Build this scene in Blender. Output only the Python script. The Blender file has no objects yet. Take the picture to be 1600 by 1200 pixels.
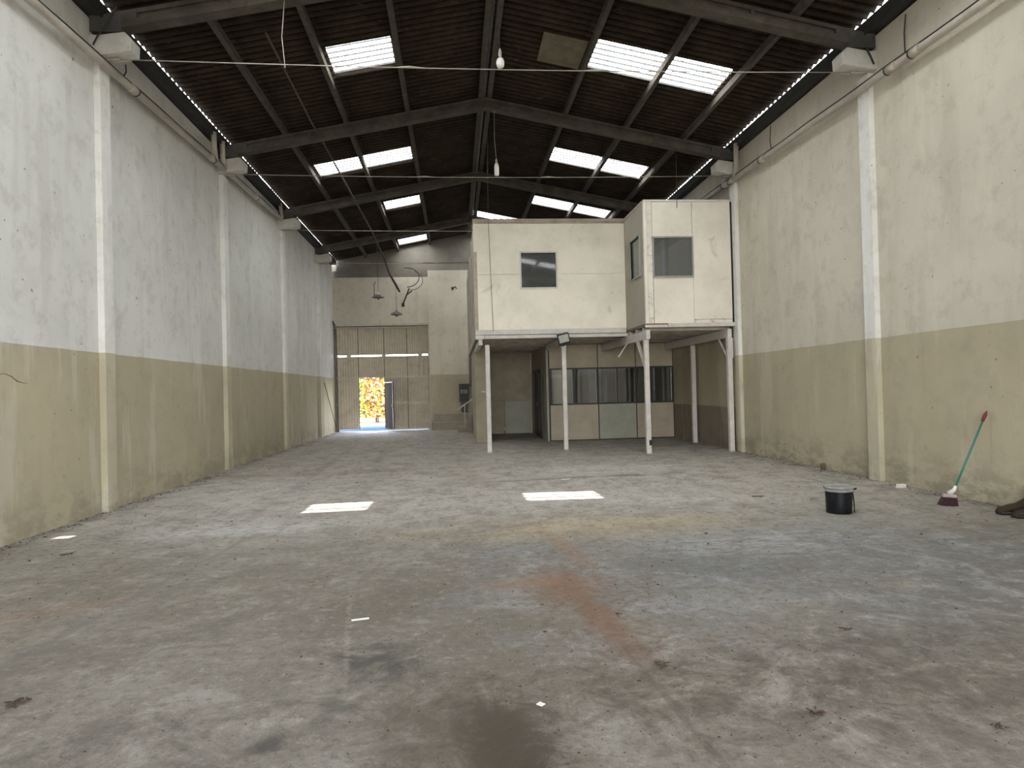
import bpy, bmesh, math, random
from mathutils import Vector, Matrix
random.seed(7)
S = bpy.context.scene
COL = S.collection
PI = math.pi

# ------------------------------------------------------------------ camera
F, YAW, PIT, ROL, CZ = 1024.83, .0873, .0089, -.0255, 1.55
def cam_dir(u, v):
    """image offset (pixels right, pixels down; image plane at distance F) -> world direction"""
    c, s = math.cos(ROL), math.sin(ROL)
    u, v = u*c+v*s, -u*s+v*c
    xr, d, zr = u/F, 1., -v/F
    c, s = math.cos(PIT), math.sin(PIT)
    yr = d*c-zr*s; z = d*s+zr*c
    c, s = math.cos(YAW), math.sin(YAW)
    return Vector((xr*c+yr*s, -xr*s+yr*c, z))
fw = cam_dir(0, 0)
rt = (cam_dir(F, 0)-fw).normalized()
up = (cam_dir(0, -F)-fw).normalized()
cam = bpy.data.cameras.new('camera'); cam.sensor_width = 36; cam.lens = F/1600*36; cam.clip_end = 300
co = bpy.data.objects.new('camera', cam); COL.objects.link(co); S.camera = co
m = Matrix((rt, up, -fw.normalized())).transposed().to_4x4(); m.translation = (0, 0, CZ); co.matrix_world = m

# ------------------------------------------------------------------ view, world, sun
S.view_settings.view_transform = 'Standard'; S.view_settings.look = 'None'
S.view_settings.gamma = 1; S.view_settings.use_curve_mapping = False
S.view_settings.exposure = 1.0
S.cycles.max_bounces = 10; S.cycles.diffuse_bounces = 7; S.cycles.glossy_bounces = 3
S.cycles.transparent_max_bounces = 12; S.cycles.sample_clamp_indirect = 6
S.cycles.caustics_reflective = False; S.cycles.caustics_refractive = False
SKY_STRENGTH, SUN_STRENGTH, PANEL_STRENGTH = 9.0, 11.0, 14.0
w = bpy.data.worlds.new('sky'); S.world = w; w.use_nodes = True
nt = w.node_tree; bg = nt.nodes['Background']
tc = nt.nodes.new('ShaderNodeTexCoord'); sx = nt.nodes.new('ShaderNodeSeparateXYZ'); cr = nt.nodes.new('ShaderNodeValToRGB')
nt.links.new(tc.outputs['Generated'], sx.inputs[0]); nt.links.new(sx.outputs['Z'], cr.inputs[0]); nt.links.new(cr.outputs[0], bg.inputs[0])
cr.color_ramp.elements[0].position = 0; cr.color_ramp.elements[0].color = (1, .955, .88, 1)
cr.color_ramp.elements[1].position = .6; cr.color_ramp.elements[1].color = (.62, .74, 1, 1)
bg.inputs[1].default_value = SKY_STRENGTH
SUN = Vector((-.022, .307, -1)).normalized()
sl = bpy.data.lights.new('sun', 'SUN'); sl.energy = SUN_STRENGTH; sl.angle = .0093; sl.color = (1, .93, .8)
so = bpy.data.objects.new('sun', sl); COL.objects.link(so); so.rotation_euler = SUN.to_track_quat('-Z', 'Y').to_euler(); so.location = (0, -10, 30)
def portal(name, loc, rx, sxx, syy):
    l = bpy.data.lights.new(name, 'AREA'); l.shape = 'RECTANGLE'; l.size = sxx; l.size_y = syy; l.cycles.is_portal = True
    o = bpy.data.objects.new(name, l); COL.objects.link(o); o.location = loc; o.rotation_euler = (rx, 0, 0)
Y_NEAR, Y_FAR = -6.0, 27.4
portal('front_door_portal', (-3.4, Y_FAR+.12, 1.1), -PI/2, 1.05, 2.1)
portal('added_gate_portal', (.8, Y_NEAR-.2, 2.4), PI/2, 7.0, 4.8)  # guides sky light through the unseen rear opening, added to light the hall

# ------------------------------------------------------------------ material helpers
class NT:
    def __init__(s, name):
        s.m = bpy.data.materials.new(name); s.m.use_nodes = True; s.t = s.m.node_tree
        s.b = s.t.nodes['Principled BSDF']; s._p = None
    def n(s, t, **k):
        o = s.t.nodes.new(t)
        for a, b in k.items(): setattr(o, a, b)
        return o
    def put(s, sock, v):
        if isinstance(v, (int, float)): sock.default_value = v
        elif isinstance(v, tuple): sock.default_value = v if len(v) == len(sock.default_value) else (*v, 1)
        else: s.t.links.new(v, sock)
    def pos(s):
        if s._p is None:
            g = s.n('ShaderNodeNewGeometry'); s._p = g.outputs['Position']
            x = s.n('ShaderNodeSeparateXYZ'); s.put(x.inputs[0], s._p); s.x, s.y, s.z = x.outputs
        return s._p
    def mathn(s, op, a, b=0., c=0., clamp=False):
        o = s.n('ShaderNodeMath', operation=op, use_clamp=clamp)
        s.put(o.inputs[0], a); s.put(o.inputs[1], b); s.put(o.inputs[2], c); return o.outputs[0]
    def noise(s, scale, detail=4, rough=.6, stretch=(1, 1, 1), dist=0., off=(0, 0, 0)):
        s.pos(); mp = s.n('ShaderNodeMapping'); s.put(mp.inputs[0], s._p); mp.inputs['Scale'].default_value = stretch; mp.inputs['Location'].default_value = off
        o = s.n('ShaderNodeTexNoise'); s.put(o.inputs['Vector'], mp.outputs[0]); o.inputs['Scale'].default_value = scale
        o.inputs['Detail'].default_value = detail; o.inputs['Roughness'].default_value = rough; o.inputs['Distortion'].default_value = dist
        return o.outputs['Fac']
    def ramp(s, v, a, b, lo=0., hi=1.):
        o = s.n('ShaderNodeMapRange'); o.interpolation_type = 'SMOOTHSTEP'
        s.put(o.inputs[0], v)
        for i, q in enumerate((a, b, lo, hi)): o.inputs[i+1].default_value = q
        return o.outputs[0]
    def mix(s, f, a, b, mode='MIX'):
        o = s.n('ShaderNodeMix', data_type='RGBA', blend_type=mode)
        s.put(o.inputs[0], f); s.put(o.inputs[6], a); s.put(o.inputs[7], b); return o.outputs[2]
    def blob(s, cx, cy, rx, ry, rot=0., soft=.5, warp=None, wamt=.5):
        """soft elliptical mask on the xy plane"""
        s.pos(); c, q = math.cos(rot), math.sin(rot)
        dx = s.mathn('SUBTRACT', s.x, cx); dy = s.mathn('SUBTRACT', s.y, cy)
        a = s.mathn('ADD', s.mathn('MULTIPLY', dx, c/rx), s.mathn('MULTIPLY', dy, q/rx))
        b = s.mathn('ADD', s.mathn('MULTIPLY', dx, -q/ry), s.mathn('MULTIPLY', dy, c/ry))
        r = s.mathn('SQRT', s.mathn('ADD', s.mathn('MULTIPLY', a, a), s.mathn('MULTIPLY', b, b)))
        if warp is not None: r = s.mathn('ADD', r, s.mathn('MULTIPLY', s.mathn('SUBTRACT', warp, .5), wamt*4))
        return s.ramp(r, 1-soft, 1+soft, 1., 0.)
    def done(s, col, rough=.8, bump=None, bs=.2, bd=.01, metal=0., spec=None):
        s.put(s.b.inputs['Base Color'], col); s.put(s.b.inputs['Roughness'], rough); s.b.inputs['Metallic'].default_value = metal
        if spec is not None: s.b.inputs['Specular IOR Level'].default_value = spec
        if bump is not None:
            o = s.n('ShaderNodeBump'); o.inputs['Strength'].default_value = bs; o.inputs['Distance'].default_value = bd
            s.put(o.inputs['Height'], bump); s.put(s.b.inputs['Normal'], o.outputs[0])
        return s.m
def simple(name, col, rough=.7, var=.25, scale=6, metal=0., bs=.15, dirt=None, dirtamt=.5, spec=None):
    t = NT(name); nz = t.noise(scale, 5, .65)
    c = t.mix(t.ramp(nz, .3, .7), tuple(q*(1-var) for q in col), tuple(min(1, q*(1+var*.5)) for q in col))
    if dirt: c = t.mix(t.mathn('MULTIPLY', t.ramp(t.noise(scale*2.3, 6, .75, off=(3, 1, 2)), .5, .72), dirtamt), c, dirt)
    return t.done(c, rough, nz, bs, .004, metal, spec)

# plastered wall, white above a beige dado
def wall_mat(name, white, beige, line, side=None):
    t = NT(name); t.pos()
    big = t.noise(.55, 5, .6, off=(2, 5, 1)); fine = t.noise(3.1, 8, .72, off=(1, 0, 7)); drip = t.noise(2.2, 5, .6, (1, 1, .16), off=(4, 4, 0))
    grit = t.noise(55, 3, .6)
    wc = t.mix(t.ramp(big, .3, .7), white, tuple(q*.86 for q in white))
    bc = t.mix(t.ramp(big, .3, .7), beige, tuple(q*.86 for q in beige))
    ln = t.mathn('ADD', line, t.mathn('MULTIPLY', t.mathn('SUBTRACT', t.noise(.9, 2, .5), .5), .03))
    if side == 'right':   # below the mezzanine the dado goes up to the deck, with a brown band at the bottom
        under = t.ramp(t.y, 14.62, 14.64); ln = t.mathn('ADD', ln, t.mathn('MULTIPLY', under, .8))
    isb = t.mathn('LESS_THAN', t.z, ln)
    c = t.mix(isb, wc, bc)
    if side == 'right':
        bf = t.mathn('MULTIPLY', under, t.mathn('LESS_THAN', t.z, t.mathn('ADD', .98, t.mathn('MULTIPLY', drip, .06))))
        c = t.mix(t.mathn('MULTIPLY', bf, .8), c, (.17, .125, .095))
    # smudges, drips, damp foot
    c = t.mix(t.mathn('MULTIPLY', t.ramp(fine, .5, .64), .22), c, (.27, .25, .20))
    c = t.mix(t.mathn('MULTIPLY', t.ramp(t.noise(1.1, 8, .75, dist=.7, off=(2, 2, 9)), .52, .62), .10), c, (.30, .28, .23))
    c = t.mix(t.mathn('MULTIPLY', t.ramp(drip, .52, .65), .16), c, (.30, .26, .2))
    c = t.mix(t.mathn('MULTIPLY', t.ramp(drip, .36, .44, 1, 0), .14), c, tuple(min(1, q*1.25) for q in white))
    foot = t.mathn('MULTIPLY', t.ramp(t.z, 0, .75, 1, 0), t.ramp(t.noise(1.6, 7, .75, (1, 1, 2), off=(9, 2, 3)), .42, .58))
    c = t.mix(t.mathn('MULTIPLY', foot, .62 if side == 'right' else .38), c, (.16, .145, .105))
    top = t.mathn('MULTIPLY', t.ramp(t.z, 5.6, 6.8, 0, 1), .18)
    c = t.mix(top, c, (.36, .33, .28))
    # scraped, chipped plaster close to the floor
    sc = t.mathn('MULTIPLY', t.ramp(t.noise(5, 8, .8, (1, 1, 1.6), dist=.6, off=(5, 5, 5)), .6, .66), t.ramp(t.z, .1, 1.3, 1, 0))
    c = t.mix(t.mathn('MULTIPLY', sc, .4), c, (.47, .45, .38))
    chips = t.ramp(t.noise(11, 3, .5, off=(7, 1, 2)), .72, .735)
    c = t.mix(t.mathn('MULTIPLY', chips, .7), c, (.12, .105, .085))
    h = t.mathn('ADD', t.mathn('MULTIPLY', fine, .7), t.mathn('MULTIPLY', grit, .15))
    return t.done(c, .85, h, .25, .02)
BEIGE = (.455, .41, .285)
M_WL = wall_mat('plaster_left', (.69, .69, .66), BEIGE, 2.21)
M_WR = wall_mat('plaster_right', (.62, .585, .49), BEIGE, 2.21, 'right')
M_WF = wall_mat('plaster_far', (.66, .61, .51), (.46, .41, .30), 2.25)
M_PILL = wall_mat('plaster_pillar', (.80, .80, .77), (.53, .49, .36), 2.21)

def floor_mat():
    t = NT('concrete_floor'); t.pos()
    n1 = t.noise(.5, 6, .65, off=(3, 8, 0)); n2 = t.noise(2.6, 10, .78, dist=.5); n3 = t.noise(13, 9, .8); grit = t.noise(85, 5, .75)
    sa = t.noise(5.5, 8, .75, (1, .20, 1), dist=.8, off=(1, 7, 0)); sb = t.noise(5.0, 8, .75, (.25, 1.1, 1), dist=1.0, off=(6, 2, 0)); sm = t.noise(1.3, 8, .75, (1.0, .6, 1), dist=1.2, off=(1, 7, 0))
    wp = t.noise(1.1, 8, .78, off=(11, 4, 0)); wp2 = t.noise(3.4, 9, .8, off=(2, 4, 0), dist=.8)
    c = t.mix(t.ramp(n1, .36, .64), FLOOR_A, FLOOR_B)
    c = t.mix(t.mathn('MULTIPLY', t.ramp(t.y, 5.5, 9.5), t.ramp(sm, .3, .6, .5, 1.)), c, (.47, .44, .39))  # floor lightens down the hall: the light's falloff painted into its colour
    def st(mask, amt, colr):
        nonlocal c; c = t.mix(t.mathn('MULTIPLY', mask, amt), c, colr)
    mul = lambda a, b: t.mathn('MULTIPLY', a, b)
    # broad patches: blue-grey worn cement, brown earth, pale patches, soft light streaks painted in
    st(mul(t.blob(3.0, 5.7, 2.6, 1.6, .1, .5, wp, .8), t.ramp(sm, .34, .56)), .7, (.24, .25, .25))
    st(mul(t.blob(2.3, 5.6, 1.2, .6, .1, .6, wp2, .9), .9), .6, (.14, .145, .14))
    st(mul(t.blob(3.5, 4.3, 1.5, .5, .4, .7, wp2, 1.), t.ramp(n2, .4, .58)), .6, (.12, .12, .11))
    st(mul(t.blob(4.6, 5.4, 1.4, .8, .3, .7, wp2, 1.), t.ramp(n2, .4, .58)), .45, (.13, .125, .115))
    st(mul(t.blob(3.0, 6.2, 1.0, .4, .1, .8, wp2, .9), t.ramp(sb, .42, .58)), .6, (.5, .5, .49))
    st(mul(t.blob(-2.6, 7.9, .9, .35, .05, .8, wp2, .6), t.ramp(sb, .38, .58)), .7, (.60, .60, .60))  # soft streak of light painted on the left floor
    st(mul(t.blob(2.6, 8.8, 1.6, .28, -.15, .8, wp2, .6), t.ramp(sb, .38, .58)), .7, (.58, .56, .52))  # matching painted light streak on the right
    st(mul(t.blob(2.9, 12.4, 1.3, .6, 0, .6, wp2, .7), t.ramp(n3, .42, .56)), .85, (.62, .60, .57))
    st(mul(t.blob(-3.6, 11.2, 1.1, 1.6, .2, .6, wp2, .8), t.ramp(n3, .42, .56)), .8, (.60, .59, .55))
    st(mul(t.blob(-2.7, 13.2, 2.4, .25, .1, .8, wp2, .6), .8), .5, (.32, .23, .16))
    st(mul(t.blob(.3, 11.6, .25, 1.1, .2, .8, wp2, .7), .8), .45, (.30, .22, .16))
    st(mul(t.blob(1.5, 7.3, 1.5, .5, .0, .8, wp, .7), t.ramp(sm, .3, .55)), .7, (.46, .36, .22))
    st(mul(t.blob(-3.1, 5.1, .55, .16, .5, .7, wp2, .7), .8), .5, (.30, .19, .12))
    # fine wear: pores, sweeping streaks, dusty bloom
    st(t.ramp(n2, .48, .60), .42, (.17, .15, .12)); st(t.ramp(n2, .47, .36), .30, (.45, .43, .39))
    st(t.ramp(sa, .52, .64), .25, (.16, .145, .12)); st(t.ramp(sb, .53, .64), .20, (.15, .135, .11)); st(t.ramp(sb, .46, .36), .12, (.44, .42, .385))
    st(t.ramp(n3, .52, .60), .6, (.12, .105, .085)); st(t.ramp(n3, .45, .37), .38, (.48, .46, .42))
    st(t.ramp(grit, .56, .63), .5, (.09, .08, .065)); st(t.ramp(grit, .40, .33), .25, (.55, .53, .49))
    # red-brown spill
    st(t.blob(.86, 5.1, .27, .38, .2, .6, wp2, .9), .7, (.20, .122, .078))
    st(t.blob(.62, 5.25, .45, .12, .1, .7, wp2, .8), .6, (.25, .155, .10))
    st(t.blob(.94, 4.35, .11, .75, .10, .6, wp2, .6), .72, (.19, .112, .070))
    st(t.blob(1.05, 6.3, .10, .7, .12, .7, wp2, .8), .5, (.26, .16, .10))
    st(mul(t.blob(1.0, 4.5, .5, 1.3, .1, .8, wp2, 1.), t.ramp(n3, .48, .58)), .5, (.17, .10, .065))
    # oil and damp stains
    st(t.blob(.20, 2.82, .18, .42, .1, .5, wp2, .8), .85, (.045, .033, .021))
    st(t.blob(.05, 3.0, .42, .5, 0, .7, wp2, 1.1), .6, (.085, .066, .045))
    st(mul(t.blob(-.5, 3.9, .35, .22, -.5, .7, wp2, 1.1), t.ramp(n2, .4, .6)), .85, (.08, .075, .065))
    st(t.blob(-.86, 3.02, .10, .06, .9, .6, wp2, .8), .8, (.06, .056, .05))
    st(t.blob(-.62, 3.35, .12, .06, -.6, .6, wp2, .8), .6, (.09, .082, .07))
    st(mul(t.blob(-1.6, 2.9, 1.2, .4, .3, .8, wp2, 1.), t.ramp(n2, .42, .6)), .5, (.11, .10, .085))
    st(mul(t.blob(1.4, 3.35, .9, .4, .1, .8, wp2, 1.), t.ramp(n2, .42, .58)), .7, (.10, .08, .06))
    st(mul(t.blob(2.4, 3.0, 1.1, .6, .3, .8, wp2, 1.), t.ramp(n2, .42, .6)), .65, (.10, .088, .072))
    st(t.blob(1.55, 11.2, 1.0, .10, .1, .7, wp2, .5), .5, (.13, .12, .11))
    st(t.blob(2.95, 11.3, .35, .1, 0, .6, wp2, .5), .6, (.10, .095, .09))
    def streak(x0, y0, x1, y1, wd, amt, colr):
        L = math.hypot(x1-x0, y1-y0); a = math.atan2(y1-y0, x1-x0)
        st(mul(t.blob((x0+x1)/2, (y0+y1)/2, L/2, wd, a, .5, wp2, .25), t.ramp(n3, .58, .44)), amt, colr)
    streak(-2.75, 3.6, -2.3, 7.4, .045, .55, (.15, .15, .145)); streak(-2.45, 4.4, -2.05, 7.6, .06, .35, (.16, .16, .155))
    streak(-2.6, 8, -3.0, 20, .10, .35, (.17, .16, .15)); streak(-1.3, 8, -2.2, 22, .10, .3, (.17, .16, .15))
    streak(.96, 3.9, 1.08, 2.3, .02, .7, (.11, .095, .075)); streak(-.85, 5.2, -.62, 3.6, .02, .4, (.36, .32, .28))
    streak(2.2, 4.4, 4.3, 3.6, .03, .5, (.10, .09, .075)); streak(.4, 2.9, 1.0, 3.3, .02, .5, (.10, .085, .07))
    # darker, mottled floor edge along both walls
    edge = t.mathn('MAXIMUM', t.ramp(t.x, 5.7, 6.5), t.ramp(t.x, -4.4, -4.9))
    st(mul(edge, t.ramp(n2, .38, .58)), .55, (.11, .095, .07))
    h = t.mathn('ADD', mul(n3, .7), t.mathn('ADD', mul(grit, .3), mul(n2, 1.0)))
    return t.done(c, t.ramp(n2, .3, .7, .7, .95), h, .5, .03, spec=.3)
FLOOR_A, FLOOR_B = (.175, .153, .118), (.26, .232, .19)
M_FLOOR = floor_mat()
M_BEAM = simple('aged_concrete', (.085, .073, .058), .9, .35, 3, dirt=(.04, .032, .025))
M_BEAMEND = simple('grey_concrete', (.08, .077, .073), .9, .25, 4)
M_PURLIN = simple('purlin_concrete', (.075, .063, .05), .9, .3, 5, dirt=(.03, .024, .018))
def sheet_mat():
    t = NT('fibre_cement_sheet'); t.pos(); n = t.noise(2.2, 6, .7); f = t.noise(11, 6, .75, (.3, 1, 1))
    c = t.mix(t.ramp(n, .35, .65), (.030, .021, .014), (.050, .037, .026))
    tr = t.ramp(t.mathn('COSINE', t.mathn('MULTIPLY', t.mathn('SUBTRACT', t.y, 11.57), 2*PI*6/1.04)), -.6, .7)
    c = t.mix(t.mathn('MULTIPLY', tr, t.ramp(f, .3, .6, .35, .9)), c, (.008, .005, .003))  # hollows painted darker in place of corrugation shading
    c = t.mix(t.mathn('MULTIPLY', t.ramp(f, .56, .68), .5), c, (.085, .07, .052))
    return t.done(c, .92, f, .2, .01, spec=.2)
M_SHEET = sheet_mat()
M_PALE = simple('pale_plastic_sheet', (.15, .125, .085), .6, .3, 4, dirt=(.12, .1, .07))
M_GUTTER = simple('gutter_metal', (.035, .036, .035), .7, .3, 3)
M_DARKGAP = simple('dark_gaps_and_cracks', (.02, .02, .02), .95)  # near-black for cracks and chips, and for gaps lying in shade
M_CORBEL = simple('whitewashed_concrete', (.60, .59, .55), .85, .12, 4, dirt=(.33, .29, .24), dirtamt=.4)
M_PIPE = simple('dusty_pvc', (.50, .46, .40), .55, .15, 3, dirt=(.28, .23, .18), dirtamt=.5)
M_CABLE = simple('black_cable', (.03, .028, .025), .6)
M_STEELW = simple('galvanised_wire', (.40, .37, .32), .5, .2, 8, metal=.3)
M_POST = simple('white_painted_timber', (.62, .595, .56), .6, .1, 5, dirt=(.30, .24, .18), dirtamt=.35)
M_JOIST = simple('dusty_joist', (.48, .43, .37), .8, .25, 4)
M_DECK = simple('deck_board', (.15, .125, .10), .85, .25, 4)
M_BLACK = simple('black_paint', (.012, .012, .012), .4)
M_RUST = simple('rust_strip', (.22, .085, .045), .8, .35, 9)
def board_mat(name, col, stain=.45):
    t = NT(name); n = t.noise(1.1, 6, .65, off=(4, 2, 1)); f = t.noise(5, 8, .75)
    c = t.mix(t.ramp(n, .35, .7), col, tuple(q*.86 for q in col))
    c = t.mix(t.mathn('MULTIPLY', t.ramp(t.noise(1.7, 7, .7, (1, 1, 1), dist=.5, off=(1.5, 3, 6.2)), .58, .72), stain), c, (.36, .33, .22))
    c = t.mix(t.mathn('MULTIPLY', t.ramp(f, .60, .72), stain), c, (.22, .18, .13))
    return t.done(c, .6, f, .08, .004)
M_BOARD = board_mat('white_board', (.90, .865, .74), .35)
M_BOARD2 = board_mat('weathered_white_board', (.86, .82, .72), .55)
M_PEEL = simple('peeling_white_paint', (.78, .74, .66), .7, .1, 4, dirt=(.20, .13, .09), dirtamt=.85)
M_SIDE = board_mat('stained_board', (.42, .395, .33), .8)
M_CREAM = simple('cream_panel', (.42, .375, .285), .6, .12, 2.5)
M_CREAMG = simple('greenish_panel', (.37, .375, .31), .6, .12, 2.5)
M_PIER = simple('beige_plaster', (.37, .335, .25), .85, .15, 2.5)
M_FRAME = simple('dark_window_frame', (.02, .02, .022), .5)
M_CURTAIN = simple('white_curtain', (.75, .77, .8), .8, .15, 4)
M_GREY = simple('grey_trim', (.33, .34, .32), .5, .15, 5)
M_WTRIM = simple('white_trim', (.7, .68, .63), .5, .1, 5, dirt=(.4, .35, .28), dirtamt=.3)
M_CAP = simple('stained_cap', (.48, .42, .33), .6, .2, 3, dirt=(.28, .21, .14), dirtamt=.6)
M_DARKINT = simple('dim_room_paint', (.10, .10, .10), .9)
def glass_mat(name, tint, dark, haze=.40):
    t = NT(name); b = t.b; b.inputs['Base Color'].default_value = (*tint, 1); b.inputs['Roughness'].default_value = .06
    tr = t.n('ShaderNodeBsdfTransparent'); tr.inputs[0].default_value = (*[dark]*3, 1)
    gl = t.n('ShaderNodeBsdfGlossy'); gl.inputs['Roughness'].default_value = .04; gl.inputs[0].default_value = (.85, .88, .9, 1)
    fr = t.n('ShaderNodeFresnel'); fr.inputs[0].default_value = 1.5
    fac = t.mathn('ADD', fr.outputs[0], .10, clamp=True)
    df = t.n('ShaderNodeBsdfDiffuse'); df.inputs[0].default_value = (.20, .21, .21, 1); dm = t.n('ShaderNodeMixShader'); dm.inputs[0].default_value = haze
    t.put(dm.inputs[1], tr.outputs[0]); t.put(dm.inputs[2], df.outputs[0])
    mx = t.n('ShaderNodeMixShader'); t.put(mx.inputs[0], fac); t.put(mx.inputs[1], dm.outputs[0]); t.put(mx.inputs[2], gl.outputs[0])
    t.put(t.t.nodes['Material Output'].inputs[0], mx.outputs[0]); return t.m
M_GLASS = glass_mat('window_glass', (.05, .05, .05), .55)
M_GLASSD = glass_mat('tinted_glass', (.05, .05, .05), .7, .08)
# roof lights: old ribbed fibreglass sheets with the daylight behind them
def skylight_mat():
    t = NT('daylit_fibreglass'); t.pos()
    nz = t.noise(13, 7, .8, dist=.3); bl = t.noise(3, 4, .6, off=(5, 2, 0))
    e = t.n('ShaderNodeEmission')
    c = t.mix(t.ramp(bl, .3, .7), (1, .95, .87), (.86, .93, 1))
    k = t.mathn('POWER', t.ramp(nz, .28, .56, .05, 1.), 1.6)
    wv = t.mathn('COSINE', t.mathn('MULTIPLY', t.mathn('SUBTRACT', t.y, 11.57), 2*PI*6/1.04))
    k = t.mathn('MULTIPLY', k, t.ramp(wv, -.62, .5, .010, 1.))
    t.put(e.inputs[0], c); t.put(e.inputs[1], t.mathn('MULTIPLY', k, PANEL_STRENGTH))
    d = t.n('ShaderNodeBsdfTranslucent'); d.inputs[0].default_value = (.12, .12, .11, 1)
    a = t.n('ShaderNodeAddShader'); t.put(a.inputs[0], e.outputs[0]); t.put(a.inputs[1], d.outputs[0])
    t.put(t.t.nodes['Material Output'].inputs[0], a.outputs[0]); return t.m
M_SKYL = skylight_mat()
M_GATE = simple('grey_ribbed_steel', (.56, .50, .40), .6, .14, 1.8, dirt=(.20, .17, .13), dirtamt=.4, spec=.3)
M_GATEFR = simple('gate_frame_steel', (.52, .48, .41), .55, .15, 5)
M_LEAFD = simple('primer_pink_steel', (.032, .024, .026), .8, .15, 4, spec=.05)

# ------------------------------------------------------------------ mesh helpers
class MB:
    def __init__(s): s.bm = bmesh.new()
    def box(s, x0, x1, y0, y1, z0, z1):
        v = [s.bm.verts.new(p) for p in ((x0, y0, z0), (x1, y0, z0), (x1, y1, z0), (x0, y1, z0), (x0, y0, z1), (x1, y0, z1), (x1, y1, z1), (x0, y1, z1))]
        for f in ((3, 2, 1, 0), (4, 5, 6, 7), (0, 1, 5, 4), (1, 2, 6, 5), (2, 3, 7, 6), (3, 0, 4, 7)): s.bm.faces.new([v[i] for i in f])
        return s
    def bar(s, p, q, w, h, upv=(0, 0, 1)):
        """rectangular bar from p to q, w across, h along upv"""
        p, q = Vector(p), Vector(q); d = (q-p).normalized(); a = d.cross(Vector(upv)).normalized(); b = a.cross(d).normalized()
        v = []
        for e in (p, q):
            for i, j in ((-1, -1), (1, -1), (1, 1), (-1, 1)): v.append(s.bm.verts.new(e+a*(w/2*i)+b*(h/2*j)))
        for f in ((0, 1, 2, 3), (7, 6, 5, 4), (0, 4, 5, 1), (1, 5, 6, 2), (2, 6, 7, 3), (3, 7, 4, 0)): s.bm.faces.new([v[i] for i in f])
        return s
    def tube(s, pts, r, n=8, cap=True):
        pts = [Vector(p) for p in pts]; rings = []
        rr = r if isinstance(r, (list, tuple)) else [r]*len(pts)
        u = None
        for i, p in enumerate(pts):
            d = (pts[min(i+1, len(pts)-1)]-pts[max(i-1, 0)]).normalized()
            if u is None: u = d.orthogonal().normalized()
            u = (u-d*u.dot(d)).normalized(); v = d.cross(u)
            rings.append([s.bm.verts.new(p+(u*math.cos(2*PI*k/n)+v*math.sin(2*PI*k/n))*rr[i]) for k in range(n)])
        for a, b in zip(rings, rings[1:]):
            for k in range(n): s.bm.faces.new((a[k], a[(k+1) % n], b[(k+1) % n], b[k])).smooth = n > 5
        if cap: s.bm.faces.new(rings[0][::-1]); s.bm.faces.new(rings[-1])
        return s
    def lathe(s, prof, n=24, c=(0, 0, 0), rfun=None):
        rings = []
        for r, z in prof:
            rings.append([s.bm.verts.new((c[0]+r*(rfun(k/n, z) if rfun else 1)*math.cos(2*PI*k/n), c[1]+r*(rfun(k/n, z) if rfun else 1)*math.sin(2*PI*k/n), c[2]+z)) for k in range(n)])
        for a, b in zip(rings, rings[1:]):
            for k in range(n): s.bm.faces.new((a[k], a[(k+1) % n], b[(k+1) % n], b[k])).smooth = True
        return s
    def prism(s, poly, y0, y1):
        """polygon of (x, z) extruded along y"""
        a = [s.bm.verts.new((x, y0, z)) for x, z in poly]; b = [s.bm.verts.new((x, y1, z)) for x, z in poly]; n = len(a)
        s.bm.faces.new(a); s.bm.faces.new(b[::-1])
        for k in range(n): s.bm.faces.new((a[k], b[k], b[(k+1) % n], a[(k+1) % n]))
        return s
    def build(s, name, mat, parent=None, bevel=0.):
        bmesh.ops.recalc_face_normals(s.bm, faces=s.bm.faces[:])
        if bevel: bmesh.ops.bevel(s.bm, geom=s.bm.edges[:], offset=bevel, segments=1, affect='EDGES', clamp_overlap=True)
        me = bpy.data.meshes.new(name); s.bm.to_mesh(me); s.bm.free(); me.materials.append(mat)
        o = bpy.data.objects.new(name, me); COL.objects.link(o)
        if parent is not None:
            o.parent = parent; o.matrix_parent_inverse = Matrix.Translation(-Vector(parent.location))
        return o
def tag(o, label, cat, group=None, kind=None):
    if label: o['label'] = label
    if cat: o['category'] = cat
    if group: o['group'] = group
    if kind: o['kind'] = kind
    return o
def struct(o): o['kind'] = 'structure'; return o
def empty(name, loc, label=None, cat=None, group=None, kind=None):
    o = bpy.data.objects.new(name, None); o.location = loc; o.empty_display_size = .2; COL.objects.link(o); return tag(o, label, cat, group, kind)
def box(name, mat, parent, *b, bevel=0.): return MB().box(*b).build(name, mat, parent, bevel)

XL, XR, XC = -4.9, 6.55, .825
YT = [-5.07, -.19, 4.69, 9.57, 14.45, 19.33, 24.21]      # portal frames
def zb(x): return 6.63+.2*(5.725-abs(x-XC))               # underside of the sloping beams

# ------------------------------------------------------------------ room shell
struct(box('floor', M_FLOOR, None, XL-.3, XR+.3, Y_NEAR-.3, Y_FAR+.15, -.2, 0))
def wall_side(name, x, sgn, mat):
    e = struct(empty(name, (x, 10, 0)))
    bm = MB(); a, b = sorted((x, x+.22*sgn)); bm.box(a, b, Y_NEAR, Y_FAR, 0, 6.83); bm.build('plaster', mat, e)
    a, b = sorted((x+.22*sgn, x+.40*sgn)); box('parapet', M_DARKGAP, e, a, b, Y_NEAR, Y_FAR, 0, 7.0)
    # eave gutter lying on top of the wall
    a, b = sorted((x-.17*sgn, x+.2*sgn)); g = MB().box(a, b, Y_NEAR, Y_FAR, 6.86, 6.88)
    a, b = sorted((x-.19*sgn, x-.17*sgn)); g.box(a, b, Y_NEAR, Y_FAR, 6.83, 7.03); g.build('gutter', M_GUTTER, e)
    a, b = sorted((x+.04*sgn, x+.22*sgn)); box('shade_gap_fill', M_DARKGAP, e, a, b, Y_NEAR, Y_FAR, 6.83, 6.86)  # dark filler standing in for the shaded gap under the gutter
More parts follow.
